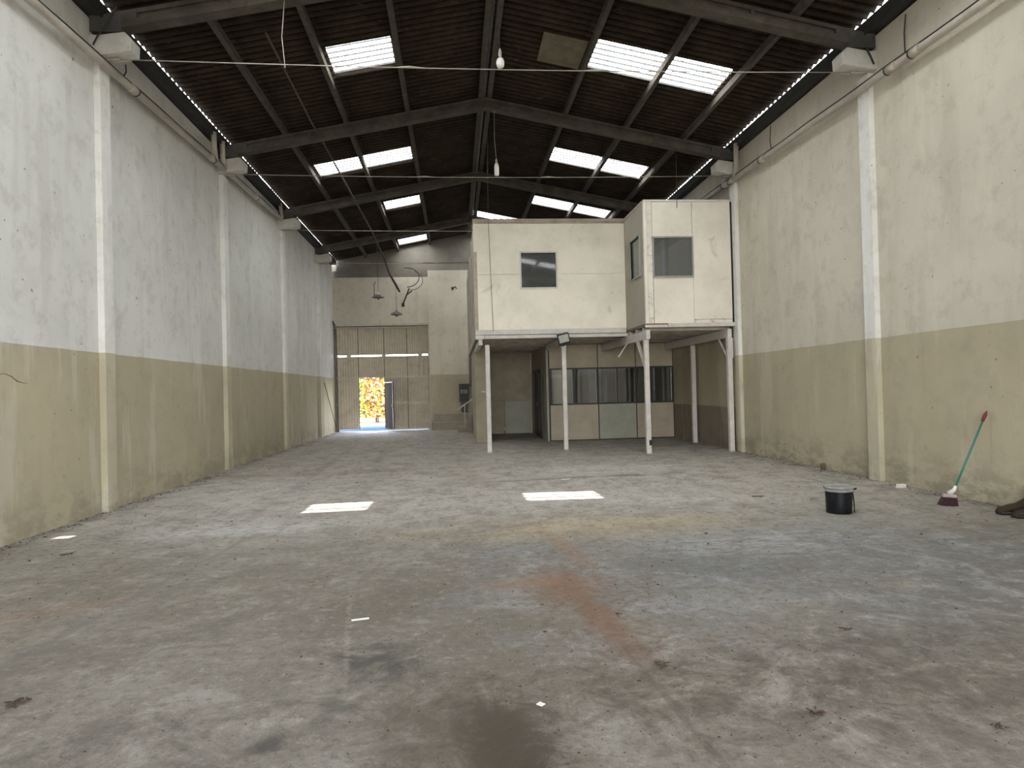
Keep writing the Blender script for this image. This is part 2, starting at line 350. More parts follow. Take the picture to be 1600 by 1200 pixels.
wall_side('wall_left', XL, -1, M_WL)
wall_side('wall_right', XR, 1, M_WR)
# hairline crack in the plaster of the left wall
w_ = [o for o in bpy.data.objects if o.name == 'wall_left'][0]
MB().tube([(XL-.001, y, z) for y, z in ((7.42, 1.80), (7.50, 1.85), (7.62, 1.87), (7.74, 1.84), (7.83, 1.79), (7.93, 1.77), (8.02, 1.765))], [.002, .004, .003, .005, .006, .003, .002], 5).build('crack', M_DARKGAP, w_)
# far wall around the gate: lower plane (lintel height) and the recessed beam band above
e = struct(empty('wall_far', (0, Y_FAR, 0)))
GX0, GX1, GZ = -4.84, -1.0, 4.38
m_ = MB(); m_.box(XL-.1, GX0, Y_FAR, Y_FAR+.2, 0, 6.33); m_.box(GX0, GX1, Y_FAR, Y_FAR+.2, GZ, 6.33); m_.build('plaster', M_WF, e)
m_ = MB(); m_.box(GX1, XR, Y_FAR-.22, Y_FAR+.2, 0, 6.56); m_.build('plaster', M_WF, e)
M_BAND = simple('dull_plaster', (.17, .155, .13), .9, .2, 1.5)
m_ = MB(); m_.prism([(XL-.1, 6.33), (XR+.1, 6.33), (XR+.1, 7.2), (XC, 8.4), (XL-.1, 7.2)], Y_FAR+.08, Y_FAR+.2); m_.build('gable', M_BAND, e)
box('crack_line', M_DARKGAP, e, -1.2, XR, Y_FAR+.07, Y_FAR+.081, 6.92, 6.935)
# wall behind the camera; its wide open gate is added to light the hall
e = struct(empty('wall_near', (0, Y_NEAR, 0)))
m_ = MB(); m_.box(XL-.3, -2.7, Y_NEAR-.2, Y_NEAR, 0, 6.8); m_.box(4.3, XR+.3, Y_NEAR-.2, Y_NEAR, 0, 6.8); m_.box(-2.7, 4.3, Y_NEAR-.2, Y_NEAR, 4.8, 6.8)
m_.prism([(XL-.3, 6.8), (XR+.3, 6.8), (XR+.3, 7.1), (XC, 8.3), (XL-.3, 7.1)], Y_NEAR-.2, Y_NEAR); m_.build('plaster', M_WL, e)

# ------------------------------------------------------------------ roof: corrugated sheets laid one by one, on purlins
roof = struct(empty('ceiling', (XC, 10, 7)))
NW, SEG, PITCH, Y0C = 6, 8, 1.04, 11.57
def sheet_mesh(name, mat, skip=(), th=.008, amp=.030, nx=1):
    bm = bmesh.new(); n = NW*SEG+2; w_ = PITCH/NW
    top = {}
    for j in range(nx+1):
        for i in range(n+1):
            y = i*w_/SEG; z = amp*math.cos(2*PI*y/w_)
            for k, dz in ((0, 0), (1, th)): top[i, j, k] = bm.verts.new((j/nx, y, z+dz))
    for j in range(nx):
        for i in range(n):
            if (i, j) in skip: continue
            f = bm.faces.new((top[i, j, 0], top[i+1, j, 0], top[i+1, j+1, 0], top[i, j+1, 0])); f.smooth = True
            f = bm.faces.new((top[i, j, 1], top[i, j+1, 1], top[i+1, j+1, 1], top[i+1, j, 1])); f.smooth = True
    for j in (0, nx):
        for i in range(n): bm.faces.new((top[i, j, 0], top[i+1, j, 0], top[i+1, j, 1], top[i, j, 1]))
    bmesh.ops.recalc_face_normals(bm, faces=bm.faces[:])
    me = bpy.data.meshes.new(name); bm.to_mesh(me); bm.free(); me.materials.append(mat); return me
SH = sheet_mesh('roof_sheet', M_SHEET, amp=.032); SK = sheet_mesh('skylight', M_SKYL)
HOLE = sheet_mesh('roof_sheet_holed', M_SHEET, {(i, j) for i in range(15, 21) for j in (2, )}, nx=8)
OPEN1 = sheet_mesh('roof_sheet_broken', M_SKYL, {(i, j) for i in (*range(6, 14), *range(17, 25), *range(28, 36)) for j in range(2, 7)}, nx=8)
OPEN2 = sheet_mesh('roof_sheet_cut', M_SHEET, {(i, j) for i in range(6, 44) for j in range(1, 8)}, nx=8)
rowsL = [(-4.732, -3.50), (-3.50, -2.20), (-2.20, -.88), (-.88, .70)]
rowsR = [(6.382, 5.32), (5.32, 4.00), (4.00, 2.62), (2.62, .95)]
SKY = {('L', 2, 0), ('R', 1, 0), ('R', 2, 0), ('L', 1, 5), ('L', 2, 5), ('R', 1, 5), ('R', 2, 5), ('L', 2, 9), ('R', 2, 9), ('R', 1, 9), ('L', 2, 14), ('R', 2, 14), ('R', 1, 14), ('R', 3, 14), ('R', 3, 12), ('R', 1, 12), ('R', 0, 10),  # last ones, hidden by the mezzanine, added to light the far end
       ('L', 1, -5), ('L', 1, -4), ('L', 2, -4), ('R', 1, -5), ('R', 1, -4), ('L', 1, -10), ('L', 2, -10), ('R', 1, -10), ('R', 2, -10), ('L', 2, -15), ('R', 2, -15)}  # unseen panels above and behind the view, added to brighten the hall
ang = math.atan(.2)
for side, rows in (('L', rowsL), ('R', rowsR)):
    for r, (xa, xb) in enumerate(rows):
        for k in range(-17, 16):
            me = SK if (side, r, k) in SKY else SH
            if (side, r, k) == ('L', 2, -5): me = OPEN1
            if (side, r, k) == ('R', 3, -5): me = OPEN1
            if (side, r, k) == ('L', 0, -6): me = HOLE
            if (side, r, k) == ('L', 0, -9) or (side, r, k) == ('L', 0, -10): me = OPEN2
            o = bpy.data.objects.new('skylight' if me in (SK, OPEN1) else 'roof_sheet', me); COL.objects.link(o)
            if me in (SK, OPEN1): o['label'] = 'translucent fibreglass sheet letting daylight in'
            sky_ = me in (SK, OPEN1); lo, hi = (0 if sky_ or r == 0 else -.10), (.0 if sky_ else .10)
            ln = (abs(xb-xa)+hi-lo)/math.cos(ang); sgx = 1 if side == 'L' else -1; xs_ = xa+lo*sgx
            z = zb(xs_)+.40+.010*(k % 2)+random.uniform(-.003, .003)+r*.004+(.022 if sky_ else 0)
            if side == 'L': o.matrix_world = Matrix.Translation((xs_, Y0C+k*PITCH, z)) @ Matrix.Rotation(-ang, 4, 'Y') @ Matrix.Diagonal((ln, 1, 1, 1))
            else: o.matrix_world = Matrix.Translation((xs_, Y0C+(k+1)*PITCH+.0, z)) @ Matrix.Rotation(PI, 4, 'Z') @ Matrix.Rotation(-ang, 4, 'Y') @ Matrix.Diagonal((ln, 1, 1, 1))
            mw = o.matrix_world.copy(); o.parent = roof; o.matrix_parent_inverse = Matrix.Translation(-Vector(roof.location)); o.matrix_basis = mw
for x, wd in ((-3.50, .09), (-2.20, .09), (-.88, .09), (.725, .10), (.925, .10), (2.62, .09), (4.00, .09), (5.32, .09)):
    for ya, yb in zip(YT, YT[1:]+[Y_FAR+.06]):
        box('purlin', M_PURLIN, roof, x-wd/2, x+wd/2, max(ya, Y_NEAR)+.01, yb-.01, zb(x)+.24, zb(x)+.365)
box('ridge_cap', M_DARKGAP, roof, .60, 1.05, Y_NEAR, Y_FAR+.6, zb(XC)+.46, zb(XC)+.50)  # near-black colour stands in for the shade between the ridge purlins
# pale plastic patch lying against the underside of the sheets, right of the ridge
pm = bmesh.new(); N = 44
vv = [[pm.verts.new((j, i*1.0/N, .018*math.cos(i*PI/2)+dz)) for i in range(N+1)] for j, dz in ((0, 0), (1, 0), (1, .006), (0, .006))]
for a, b in zip(vv, vv[1:]+vv[:1]):
    for i in range(N): pm.faces.new((a[i], a[i+1], b[i+1], b[i]))
bmesh.ops.recalc_face_normals(pm, faces=pm.faces[:])
me = bpy.data.meshes.new('patch_sheet'); pm.to_mesh(me); pm.free(); me.materials.append(M_PALE)
o = bpy.data.objects.new('patch_sheet', me); COL.objects.link(o)
mw = Matrix.Translation((2.55, 12.6, zb(2.55)+.345)) @ Matrix.Rotation(PI, 4, 'Z') @ Matrix.Rotation(-ang, 4, 'Y') @ Matrix.Diagonal((.82, 1, 1, 1))
o.parent = roof; o.matrix_parent_inverse = Matrix.Translation(-Vector(roof.location)); o.matrix_basis = mw
o['label'] = 'pale ribbed plastic patch under the dark sheets'

# ------------------------------------------------------------------ sloping concrete beams and the pillars that carry them
nth = {2: None, 3: 'nearest to the camera, cut by the top edge of the photo', 4: 'second from the camera', 5: 'third from the camera', 6: 'farthest, just before the gate wall'}
for i, y in enumerate(YT):
    t = empty('roof_beam', (XC, y, zb(XC)), 'dark concrete gable beam across the hall under the roof, ' + nth.get(i, None) if i > 2 else 'concrete gable beam behind the camera', 'beam', 'sloping roof beams')
    for sg in (-1, 1):
        def P(d, h): return (XC+sg*d, zb(XC+sg*d)+h)
        d1 = 5.70
        m_ = MB()
        m_.prism([P(0, 0), P(d1, 0), P(d1, .10), P(0, .10)], y-.10, y+.10)
        m_.prism([P(0, .10), P(5.1, .10), P(5.1, .18), P(0, .18)], y-.045, y+.045)
        m_.prism([P(0, .18), P(d1, .18), P(d1, .24), P(0, .24)], y-.08, y+.08)
        m_.prism([P(5.1, .10), P(d1, .10), P(d1, .18), P(5.1, .18)], y-.10, y+.10)
        bo = m_.build('rafter', M_BEAM, t)
        for d in (2.3, 3.8):
            m_ = MB(); m_.prism([P(d-.035, .10), P(d+.035, .10), P(d+.035, .18), P(d-.035, .18)], y-.09, y-.045); m_.build('stiffener', M_BEAM, t)
        box('end_block', M_BEAMEND, t, *sorted((XC+sg*5.3, XC+sg*5.715)), y-.115, y+.115, zb(XC+5.5)-.035, zb(XC+5.5)+.20)
ordn = ['', '', 'just before the frame', 'nearest in view', 'second in view', 'third in view', 'farthest, by the gate wall']
for side, x, sg in (('left', XL, 1), ('right', XR, -1)):
    for i, y in enumerate(YT):
        hidden = side == 'right' and i >= 5
        if side == 'right' and i == 4: pos_ = 'white pillar on the right wall behind the mezzanine post, carrying the second roof beam'
        elif i < 3: pos_ = 'white pillar on the %s wall behind the camera' % side
        elif hidden: pos_ = 'white pillar on the right wall hidden behind the mezzanine'
        else: pos_ = 'white-washed pillar with corbel on the %s wall, %s' % (side, {3: 'nearest in view, beige below', 4: 'second in view', 5: 'third in view', 6: 'farthest, last before the gate'}[i])
        t = empty('pillar', (x, y, 0), pos_, 'pillar', 'pillars along the %s wall' % side)
        a, b = sorted((x-.01*sg, x+.085*sg))
        box('shaft', M_PILL, t, a, b, y-.02, y+.25, 0, 6.30, bevel=.005)
        a, b = sorted((x-.01*sg, x+.085*sg)); box('head', M_CORBEL, t, a, b, y-.02, y+.24, 6.60, 6.86, bevel=.01)
        q = [(x-.01*sg, 6.30), (x+.18*sg, 6.32), (x+.55*sg, 6.38), (x+.56*sg, 6.55), (x+.47*sg, 6.64), (x+.1*sg, 6.585), (x-.01*sg, 6.60)]
        MB().prism(q, y-.13, y+.15).build('corbel', M_CORBEL, t, bevel=.012)
# steel tie wires
for i, y in enumerate(YT[2:]):
    pts = [(XL+.35+(XR-XL-.7)*k/12, y+.0, 6.31-.05*math.sin(PI*k/12)) for k in range(13)]
    which = ['above the camera', 'nearest to the camera, with the bulb', 'second from the camera', 'third from the camera', 'farthest, near the gate'][i]
    t = empty('tie_wire', (XC, y, 6.3), 'thin steel tie wire from wall to wall, '+which, 'wire', 'steel tie wires')
    MB().tube(pts, .0075, 6).build('wire', M_STEELW, t)
    for xx in (-.55, 2.2):
        k = (xx-XL-.35)/(XR-XL-.7)
        MB().tube([(xx-.22, y, 6.31-.05*math.sin(PI*k)), (xx, y, 6.325-.05*math.sin(PI*k)), (xx+.22, y, 6.31-.05*math.sin(PI*k))], [.006, .015, .006], 6).build('turnbuckle', M_STEELW, t)
    for xx in (XL+.18, XR-.18):
        MB().tube([(xx-.17, y, 6.30), (xx+.18, y, 6.31)], .02, 6).build('anchor', M_STEELW, t)

# ------------------------------------------------------------------ rainwater pipes along both walls
def pipe_run(side):
    sg = 1 if side == 'left' else -1; x = (XL if side == 'left' else XR)+.15*sg
    yend = 18.9 if side == 'left' else 21.0
    t = empty('drain_pipe', (x, 5, 6.2), 'dusty white rainwater pipe running along the top of the %s wall' % side, 'pipe', 'rainwater pipes')
    def zp(y): return 5.92+.032*y-.0 if side == 'left' else 5.85+.0235*y
    MB().tube([(x, Y_NEAR+.05, zp(Y_NEAR)), (x, yend, zp(yend))], .055, 12).build('pipe', M_PIPE, t)
    for y in ([4.0, 10.35, 13.6, 14.4, 16.5] if side == 'left' else [3.0, 8.4, 8.9, 12.9, 14.4, 14.75]):
        MB().tube([(x, y-.09, zp(y)), (x, y+.09, zp(y))], .065, 12).build('coupling', M_PIPE, t)
        MB().tube([(x, y+.10, zp(y)), (x, y+.115, zp(y))], .068, 12).build('clamp', M_CABLE, t)
    # drops from the gutter
    for yy in ([13.75, 14.25] if side == 'left' else [14.15, 14.75]):
        MB().tube([(x+.04*sg, yy-.12, 6.90), (x+.02*sg, yy-.05, zp(yy)+.22), (x, yy+.08, zp(yy)+.03)], .055, 10).build('down_pipe', M_PIPE, t)
    if side == 'left':
        MB().tube([(x, yend, zp(yend)), (x, yend+.1, zp(yend)+.05), (x+.02, yend-.15, 6.92)], .05, 10).build('down_pipe', M_PIPE, t)
    # cable lying on top of the pipe
    c = MB().tube([(x+.02*sg, y, zp(y)+.065+.006*math.sin(y*3)) for y in [Y_NEAR+.1+k*.5 for k in range(int((yend-Y_NEAR)/.5))]], .010, 5).build('electric_cable', M_CABLE)
    tag(c, 'black cable lying along the top of the pipe on the %s wall' % side, 'cable', 'cables on the rain pipes')
pipe_run('left'); pipe_run('right')
def wire(pts, r, label, name='hanging_wire', mat=None, cat='wire', group=None, n=5):
    o = MB().tube(pts, r, n).build(name, mat or M_CABLE); return tag(o, label, cat, group)
wire([(XR-.03, 8.75, 6.75), (XR-.025, 8.8, 6.5), (XR-.04, 8.77, 6.15)], .009, 'short black wire dangling above the right pipe, near the first pillar')
wire([(XR-.03, 12.75, 6.78), (XR-.03, 12.8, 6.5), (XR-.04, 12.72, 6.25)], .009, 'short black wire dangling above the right pipe, midway between two pillars')
wire([(-4.5, 9.4, 6.95), (-4.62, 9.38, 6.72), (-4.74, 9.36, 6.52), (-4.80, 9.36, 6.40)], .012, 'frayed black wire on the end of the nearest left corbel')
wire([(-4.56, 9.75, 6.33), (-4.58, 9.8, 6.25), (-4.62, 9.82, 6.20)], .010, 'black wire loop hanging under the nearest left corbel')
wire([(6.35, 9.4, 6.62), (6.42, 9.4, 6.48), (6.47, 9.4, 6.36)], .014, 'frayed black wire on the nearest right corbel')

# ------------------------------------------------------------------ mezzanine: deck, boxes, posts
MY, MY2, MYB = 16.3, 14.6, 25.4       # front of the wide room, front of the jutting room, back
X0, X1, X2 = .57, 4.38, 6.44
W = .09
t = empty('mezzanine_room', ((X0+X1)/2, MY, 3), 'wide white boarded office room on the mezzanine with one square window', 'room')
wx0, wx1, wz0, wz1 = 1.71, 2.63, 4.08, 4.99
m_ = MB(); m_.box(X0+.02, wx0, MY, MY+.05, 4.44, 5.71); m_.box(wx0, wx1, MY, MY+.05, wz1, 5.71); m_.box(wx1, X1, MY, MY+.05, 4.44, 5.71); m_.build('wall_panel', M_BOARD, t)
m_ = MB(); m_.box(X0+.02, wx0, MY+.004, MY+.05, 3.05, 4.434); m_.box(wx0, wx1, MY+.004, MY+.05, 3.05, wz0); m_.box(wx1, X1, MY+.004, MY+.05, 3.05, 4.434); m_.build('wall_panel', M_BOARD, t)
m_ = MB().box(X0-.03, X1, MY-.03, MY+.06, 5.74, 5.82).build('top_rail', M_CAP, t)
box('top_rail', M_CAP, t, X0-.01, X1, MY-.012, MY+.05, 5.70, 5.735)
box('corner_post', M_CAP, t, X0-.03, X0+.06, MY-.012, MY+.06, 3.05, 5.0); box('corner_post', M_BOARD, t, X0-.02, X0+.05, MY-.01, MY+.06, 5.0, 5.74)
# side toward the gate, in boards
ys = [MY+.06, 18.4, 20.7, 23.0, MYB]
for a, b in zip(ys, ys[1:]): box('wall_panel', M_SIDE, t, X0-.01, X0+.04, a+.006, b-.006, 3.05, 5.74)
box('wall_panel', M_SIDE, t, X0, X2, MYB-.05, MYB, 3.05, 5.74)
box('room_ceiling', M_DARKINT, t, X0+.05, X2, MY+.06, MYB-.06, 5.66, 5.72)
for a, b in zip(ys[1:-1], ys[2:]): box('side_batten', M_CAP, t, X0-.03, X0-.005, a-.05, a+.05, 3.05, 5.74)
def window(parent, x0, x1, z0, z1, y, mat, fr=.035, mat2=None, name='window'):
    wf = MB(); wf.box(x0-fr, x1+fr, y-.03, y+.06, z0-fr, z0); wf.box(x0-fr, x1+fr, y-.03, y+.06, z1, z1+fr); wf.box(x0-fr, x0, y-.03, y+.06, z0, z1); wf.box(x1, x1+fr, y-.03, y+.06, z0, z1)
    f = wf.build('window_frame', mat, parent)
    box('pane', M_GLASS, f, x0, x1, y+.02, y+.026, z0, z1)
    return f
window(t, wx0+.02, wx1-.02, wz0+.02, wz1-.02, MY, M_WTRIM)

t = empty('mezzanine_cabin', (5.4, MY2, 3), 'smaller weathered white cabin jutting forward at the right end of the mezzanine', 'room')
vx0, vx1, vz0, vz1 = 4.58, 5.51, 4.04, 4.95
box('corner_post', M_BOARD2, t, X1, X1+.07, MY2, MY2+.08, 2.98, 5.80); box('corner_post', M_PEEL, t, X1+.075, X1+.19, MY2+.003, MY2+.06, 2.98, 5.80)
box('wall_panel', M_BOARD2, t, vx0, vx1, MY2, MY2+.05, vz1, 5.76)
box('wall_panel', M_BOARD2, t, vx0, vx1, MY2, MY2+.05, 2.98, vz0)
box('wall_panel', M_BOARD2, t, vx1+.008, X2-.02, MY2, MY2+.05, 3.06, 5.76); box('wall_panel', M_PEEL, t, vx1+.008, X2-.02, MY2+.004, MY2+.05, 2.98, 3.052)
box('top_rail', M_WTRIM, t, X1, X2-.02, MY2-.012, MY2+.06, 5.765, 5.81)
box('side_strip', M_DARKGAP, t, X2-.018, X2+.02, MY2, MY2+.06, 2.98, 5.76)
# left flank with its own window
sy0, sy1 = 14.93, 15.72
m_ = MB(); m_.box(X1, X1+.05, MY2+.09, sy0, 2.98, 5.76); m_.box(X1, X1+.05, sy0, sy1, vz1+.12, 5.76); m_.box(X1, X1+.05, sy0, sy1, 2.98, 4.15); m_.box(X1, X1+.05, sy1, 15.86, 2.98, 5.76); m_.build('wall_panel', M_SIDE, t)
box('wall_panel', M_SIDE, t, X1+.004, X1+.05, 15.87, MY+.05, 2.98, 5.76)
box('side_batten', M_CAP, t, X1-.012, X1, MY2+.08, MY, 5.76, 5.81)
m_ = MB(); m_.box(X1-.03, X1+.06, sy0-.03, sy0, 4.12, 5.10); m_.box(X1-.03, X1+.06, sy1, sy1+.03, 4.12, 5.10); m_.box(X1-.03, X1+.06, sy0, sy1, 4.12, 4.15); m_.box(X1-.03, X1+.06, sy0, sy1, 5.07, 5.10)
f = m_.build('window_frame', M_GREY, t); box('pane', M_GLASS, f, X1+.02, X1+.026, sy0, sy1, 4.15, 5.07)
window(t, vx0+.02, vx1-.02, vz0+.02, vz1-.02, MY2, M_GREY)
box('room_ceiling', M_DARKINT, t, X1+.05, X2, MY2+.06, MY+.05, 5.70, 5.76)
box('shelf_board', M_GREY, t, vx0+.0, vx0+.35, MY2+.9, MY2+.95, 3.1, 5.6)
# weather stains: rust line and scraped timber at the foot
box('rust_strip', M_RUST, t, X1+.02, X1+.50, MY2-.014, MY2+.03, 2.955, 2.98)

t = empty('mezzanine_deck', (3.4, 19, 2.9), 'timber mezzanine deck with exposed joists under the white rooms', 'platform')
box('deck_board', M_DECK, t, X0, X2+.08, MY+.02, MYB, 2.96, 3.04); box('deck_board', M_DECK, t, X1, X2+.02, MY2+.02, MY+.02, 2.92, 2.975)
box('fascia', M_POST, t, X0-.03, X1-.02, MY-.05, MY+.02, 2.925, 3.05, bevel=.006)
box('fascia', M_POST, t, X0+.2, X1+.1, MY-.02, MY+.04, 2.83, 2.918, bevel=.006); box('fascia', M_POST, t, X0-.03, X0+.19, MY-.045, MY+.03, 2.82, 2.918, bevel=.006)
box('fascia', M_POST, t, X1+.50, X2+.02, MY2-.05, MY2+.02, 2.885, 2.975, bevel=.006); box('fascia', M_POST, t, X1-.03, X1+.495, MY2-.03, MY2+.02, 2.885, 2.95, bevel=.006)
box('fascia', M_SIDE, t, X0-.02, X0+.02, MY+.03, MYB, 2.86, 3.05)
y = MY+.45
while y < 23: box('joist', M_JOIST, t, X0+.03, XR-.02, y-.03, y+.03, 2.845, 2.955); y += .74
y = MY2+.3
while y < MY-.2: box('joist', M_JOIST, t, X1, X2+.02, y-.035, y+.035, 2.83, 2.915); y += .58
for x, ya, yb, nm in ((X1+.04, MY2, 19.2, 0), (X2-.10, MY2, 19.2, 0), (2.76, MY, 19.2, 0), (X0+.10, MY, 19.6, 0)):
    box('beam', M_POST, t, x-.05, x+.05, ya, yb, 2.63 if x > 4 else 2.68, 2.83, bevel=.006)
box('soffit', M_JOIST, t, X0, X0+.6, 19.7, MYB, 2.90, 2.955)
posts = [(.83, 16.28, 'first white post under the left end of the mezzanine'), (2.76, 16.36, 'second white post, the one with the floodlight on top'),
         (4.41, 14.76, 'third white post, chipped near its foot, under the corner of the jutting cabin'), (6.34, 14.66, 'white post at the right end of the mezzanine beside the wall'),
         (6.42, 17.2, 'white post in the shade behind the end post, against the right wall')]
for x, y, lb in posts:
    top = 2.63 if x > 4 else 2.68
    p = empty('support_post', (x, y, 0), lb, 'post', 'white mezzanine posts')
    box('shaft', M_POST, p, x-.055, x+.055, y-.055, y+.055, 0, top, bevel=.008)
    box('foot', M_SIDE, p, x-.062, x+.062, y-.062, y+.062, 0, .025 if x > 1 else .03)
    if abs(x-4.41) < .1:
        MB().bar((4.41, 15.45, 2.64), (4.41, 14.8, 1.95), .05, .07, (1, 0, 0)).build('brace', M_POST, p)
        box('chip', M_DARKGAP, p, x+.0, x+.058, y-.0585, y-.05, .20, .32)
    if abs(x-6.34) < .05:
        MB().bar((6.31, 15.2, 2.66), (6.31, 14.72, 2.2), .03, .035, (1, 0, 0)).build('brace', M_POST, p)
        box('bracket', M_POST, p, x-.04, x+.065, y-.075, y-.05, 2.15, 2.62)
wire([(4.35, 16.2, 2.64), (4.1, 16.1, 2.30)], .018, 'thin diagonal rod below the deck between the cabin post and the floodlight post', 'brace_rod', M_POST, 'rod')

# office under the deck: cream panels, dark window band
PY = 19.2
t = empty('office_partition', (4.6, PY, 0), 'cream panelled office partition with a dark window band under the mezzanine', 'partition')
for a, b, mt in ((2.80, 4.24, M_CREAM), (4.26, 5.39, M_CREAMG), (5.41, 6.54, M_CREAM)): box('lower_panel', mt, t, a+.006, b-.006, PY, PY+.05, .03, 1.06)
for a, b in ((2.80, 4.24), (4.26, 5.39), (5.41, 6.54)): box('upper_panel', M_CREAM, t, a+.004, b-.004, PY, PY+.05, 2.15, 2.84)
box('base_strip', M_FRAME, t, 2.8, 6.54, PY-.006, PY+.05, 0, .028)
for z in (1.08, 2.13): box('window_rail', M_FRAME, t, 2.8, 6.54, PY-.015, PY+.06, z-.022, z+.022)
for x, wd in ((2.80, .02), (4.25, .022), (4.82, .014), (5.40, .028), (5.98, .014), (6.53, .02), (3.52, .012)): box('mullion', M_FRAME, t, x-wd, x+wd, PY-.016, PY+.055, 1.06, 2.15)
for x in (4.25, 5.40, 6.535): box('joint_strip', M_FRAME, t, x-.01, x+.01, PY-.004, PY+.01, 0, 2.84)
xs = [2.82, 3.51, 4.23, 4.82, 5.38, 5.98, 6.51]
for a, b in zip(xs, xs[1:]): box('pane', M_GLASSD, t, a+.02, b-.02, PY+.02, PY+.026, 1.10, 2.11)
box('curtain', M_CURTAIN, t, 3.98, 4.22, PY+.10, PY+.12, 1.05, 2.15); box('curtain', M_CURTAIN, t, 4.28, 4.54, PY+.10, PY+.12, 1.05, 2.15)
box('curtain', M_CURTAIN, t, 6.25, 6.31, PY+.15, PY+.17, 1.05, 2.15); box('curtain', M_CURTAIN, t, 6.40, 6.50, PY+.15, PY+.17, 1.05, 2.15)
box('inner_wall', M_DARKINT, t, 2.9, 6.5, 22.8, 22.9, 0, 2.85)
box('inner_cupboard', M_GREY, t, 3.1, 3.5, 20.6, 20.65, .6, 2.0)
box('corner_post', M_GREY, t, 2.70, 2.755, PY-.02, PY+.05, 0, 2.84); box('corner_post', M_FRAME, t, 2.757, 2.80, PY-.012, PY+.05, 0, 2.84)
# side with the dark door
box('side_panel', M_CREAM, t, 2.72, 2.76, PY+.06, 20.3, .0, 2.84); box('side_panel', M_CREAM, t, 2.72, 2.76, 20.3, 23, 2.18, 2.84); box('side_panel', M_CREAM, t, 2.72, 2.76, 22.3, 23, 0, 2.18)
d = empty('office_door', (2.72, 21.3, 0), 'black framed door half open on the shaded side of the office under the mezzanine', 'door')
m_ = MB(); m_.box(2.68, 2.77, 20.30, 20.37, 0, 2.17); m_.box(2.68, 2.77, 22.23, 22.30, 0, 2.17); m_.box(2.68, 2.77, 20.37, 22.23, 2.10, 2.17); m_.build('door_frame', M_FRAME, d)
box('door_leaf', M_BLACK, d, 2.70, 2.74, 20.39, 21.3, .02, 2.08); box('door_leaf', M_FRAME, d, 2.71, 2.75, 21.32, 22.21, .02, 2.08)
MB().tube([(2.665, 21.2, 1.0), (2.665, 21.2, 1.12)], .012, 6).build('handle', M_GREY, d)
# back of the recess and the beige pier
t = empty('recess_wall', (1.8, 23, 0), 'shaded beige panelled wall at the back of the open bay under the mezzanine', 'partition')
for a, b, c0, c1, mt in ((.98, 1.71, .02, 1.15, M_PIER), (1.73, 2.70, .02, 1.15, M_CREAMG), (.98, 2.70, 1.165, 2.9, M_PIER)): box('panel', mt, t, a, b, 23.0, 23.05, c0, c1)
box('post_strip', M_CREAM, t, 2.66, 2.70, 22.97, 22.999, 0, 2.85)
t = empty('pier_wall', (.8, 19.6, 0), 'beige plastered pier wall under the left side of the mezzanine', 'wall')
box('front_face', M_PIER, t, .62, .97, 19.6, 23.1, 0, 2.9); box('side_face', M_PIER, t, .66, .78, 23.1, 25.4, 0, 2.9)
box('switch_plate', M_WTRIM, t, .80, .97, 19.585, 19.6, 1.50, 1.53)

# floodlight on the second post
fl = empty('floodlight', (2.74, 16.15, 2.80), 'black square floodlight with glass face on top of the second mezzanine post', 'lamp')
def rotbox(name, mat, parent, c, size, rot, bevel=0.):
    m_ = MB(); a, b, d_ = size; m_.box(-a/2, a/2, -b/2, b/2, -d_/2, d_/2); o = m_.build(name, mat, None, bevel)
    o.parent = parent; o.matrix_parent_inverse = Matrix.Translation(-Vector(parent.location)); o.matrix_basis = Matrix.Translation(c) @ rot; return o
R = Matrix.Rotation(math.radians(-14), 4, 'Y') @ Matrix.Rotation(math.radians(14), 4, 'X')
C0 = Vector((2.72, 16.12, 2.78))
M_LENS = simple('frosted_reflector', (.50, .52, .47), .25, .25, 6, spec=.8)
rotbox('housing', M_BLACK, fl, C0, (.27, .12, .29), R, .012)
for sx_, sz_, a, b in ((0, .135, .29, .022), (0, -.085, .29, .022), (-.135, .025, .022, .24), (.135, .025, .022, .24)):
    rotbox('rim', M_BLACK, fl, C0+(R @ Vector((sx_, -.065, sz_))), (a, .03, b), R)
rotbox('glass_face', M_LENS, fl, C0+(R @ Vector((0, -.062, .025))), (.25, .01, .2), R)
rotbox('driver_box', M_BLACK, fl, C0+(R @ Vector((0, -.03, -.115))), (.27, .1, .055), R, .008)
MB().tube([(2.74, 16.3, 2.62), (2.74, 16.2, 2.68)], .02, 6).build('bracket', M_BLACK, fl)

# ------------------------------------------------------------------ far gate with its open wicket door
g = struct(empty('door_1', (-2.9, Y_FAR, 0)))
cols = [-4.80, -3.93, -2.88, -1.94, -1.03]
def ribbed(x0, x1, z0, z1, y=Y_FAR+.05):
    bm = bmesh.new(); n = max(2, int((x1-x0)/.05)); n += n % 2; vs = []
    for i in range(n+1):
        x = x0+(x1-x0)*i/n; dy = 0 if i % 2 else .014
        vs.append((bm.verts.new((x, y+dy, z0)), bm.verts.new((x, y+dy, z1)), bm.verts.new((x, y+dy+.004, z1)), bm.verts.new((x, y+dy+.004, z0))))
    for a, b in zip(vs, vs[1:]):
        for k in range(4): bm.faces.new((a[k], b[k], b[(k+1) % 4], a[(k+1) % 4]))
    bmesh.ops.recalc_face_normals(bm, faces=bm.faces[:])
    me = bpy.data.meshes.new('gate_panel'); bm.to_mesh(me); bm.free(); me.materials.append(M_GATE)
    o = bpy.data.objects.new('gate_panel', me); COL.objects.link(o); o.parent = g; o.matrix_parent_inverse = Matrix.Translation(-Vector(g.location))
rowsz = [(.07, 1.11), (1.13, 2.20), (2.22, 3.06), (3.13, 4.30)]
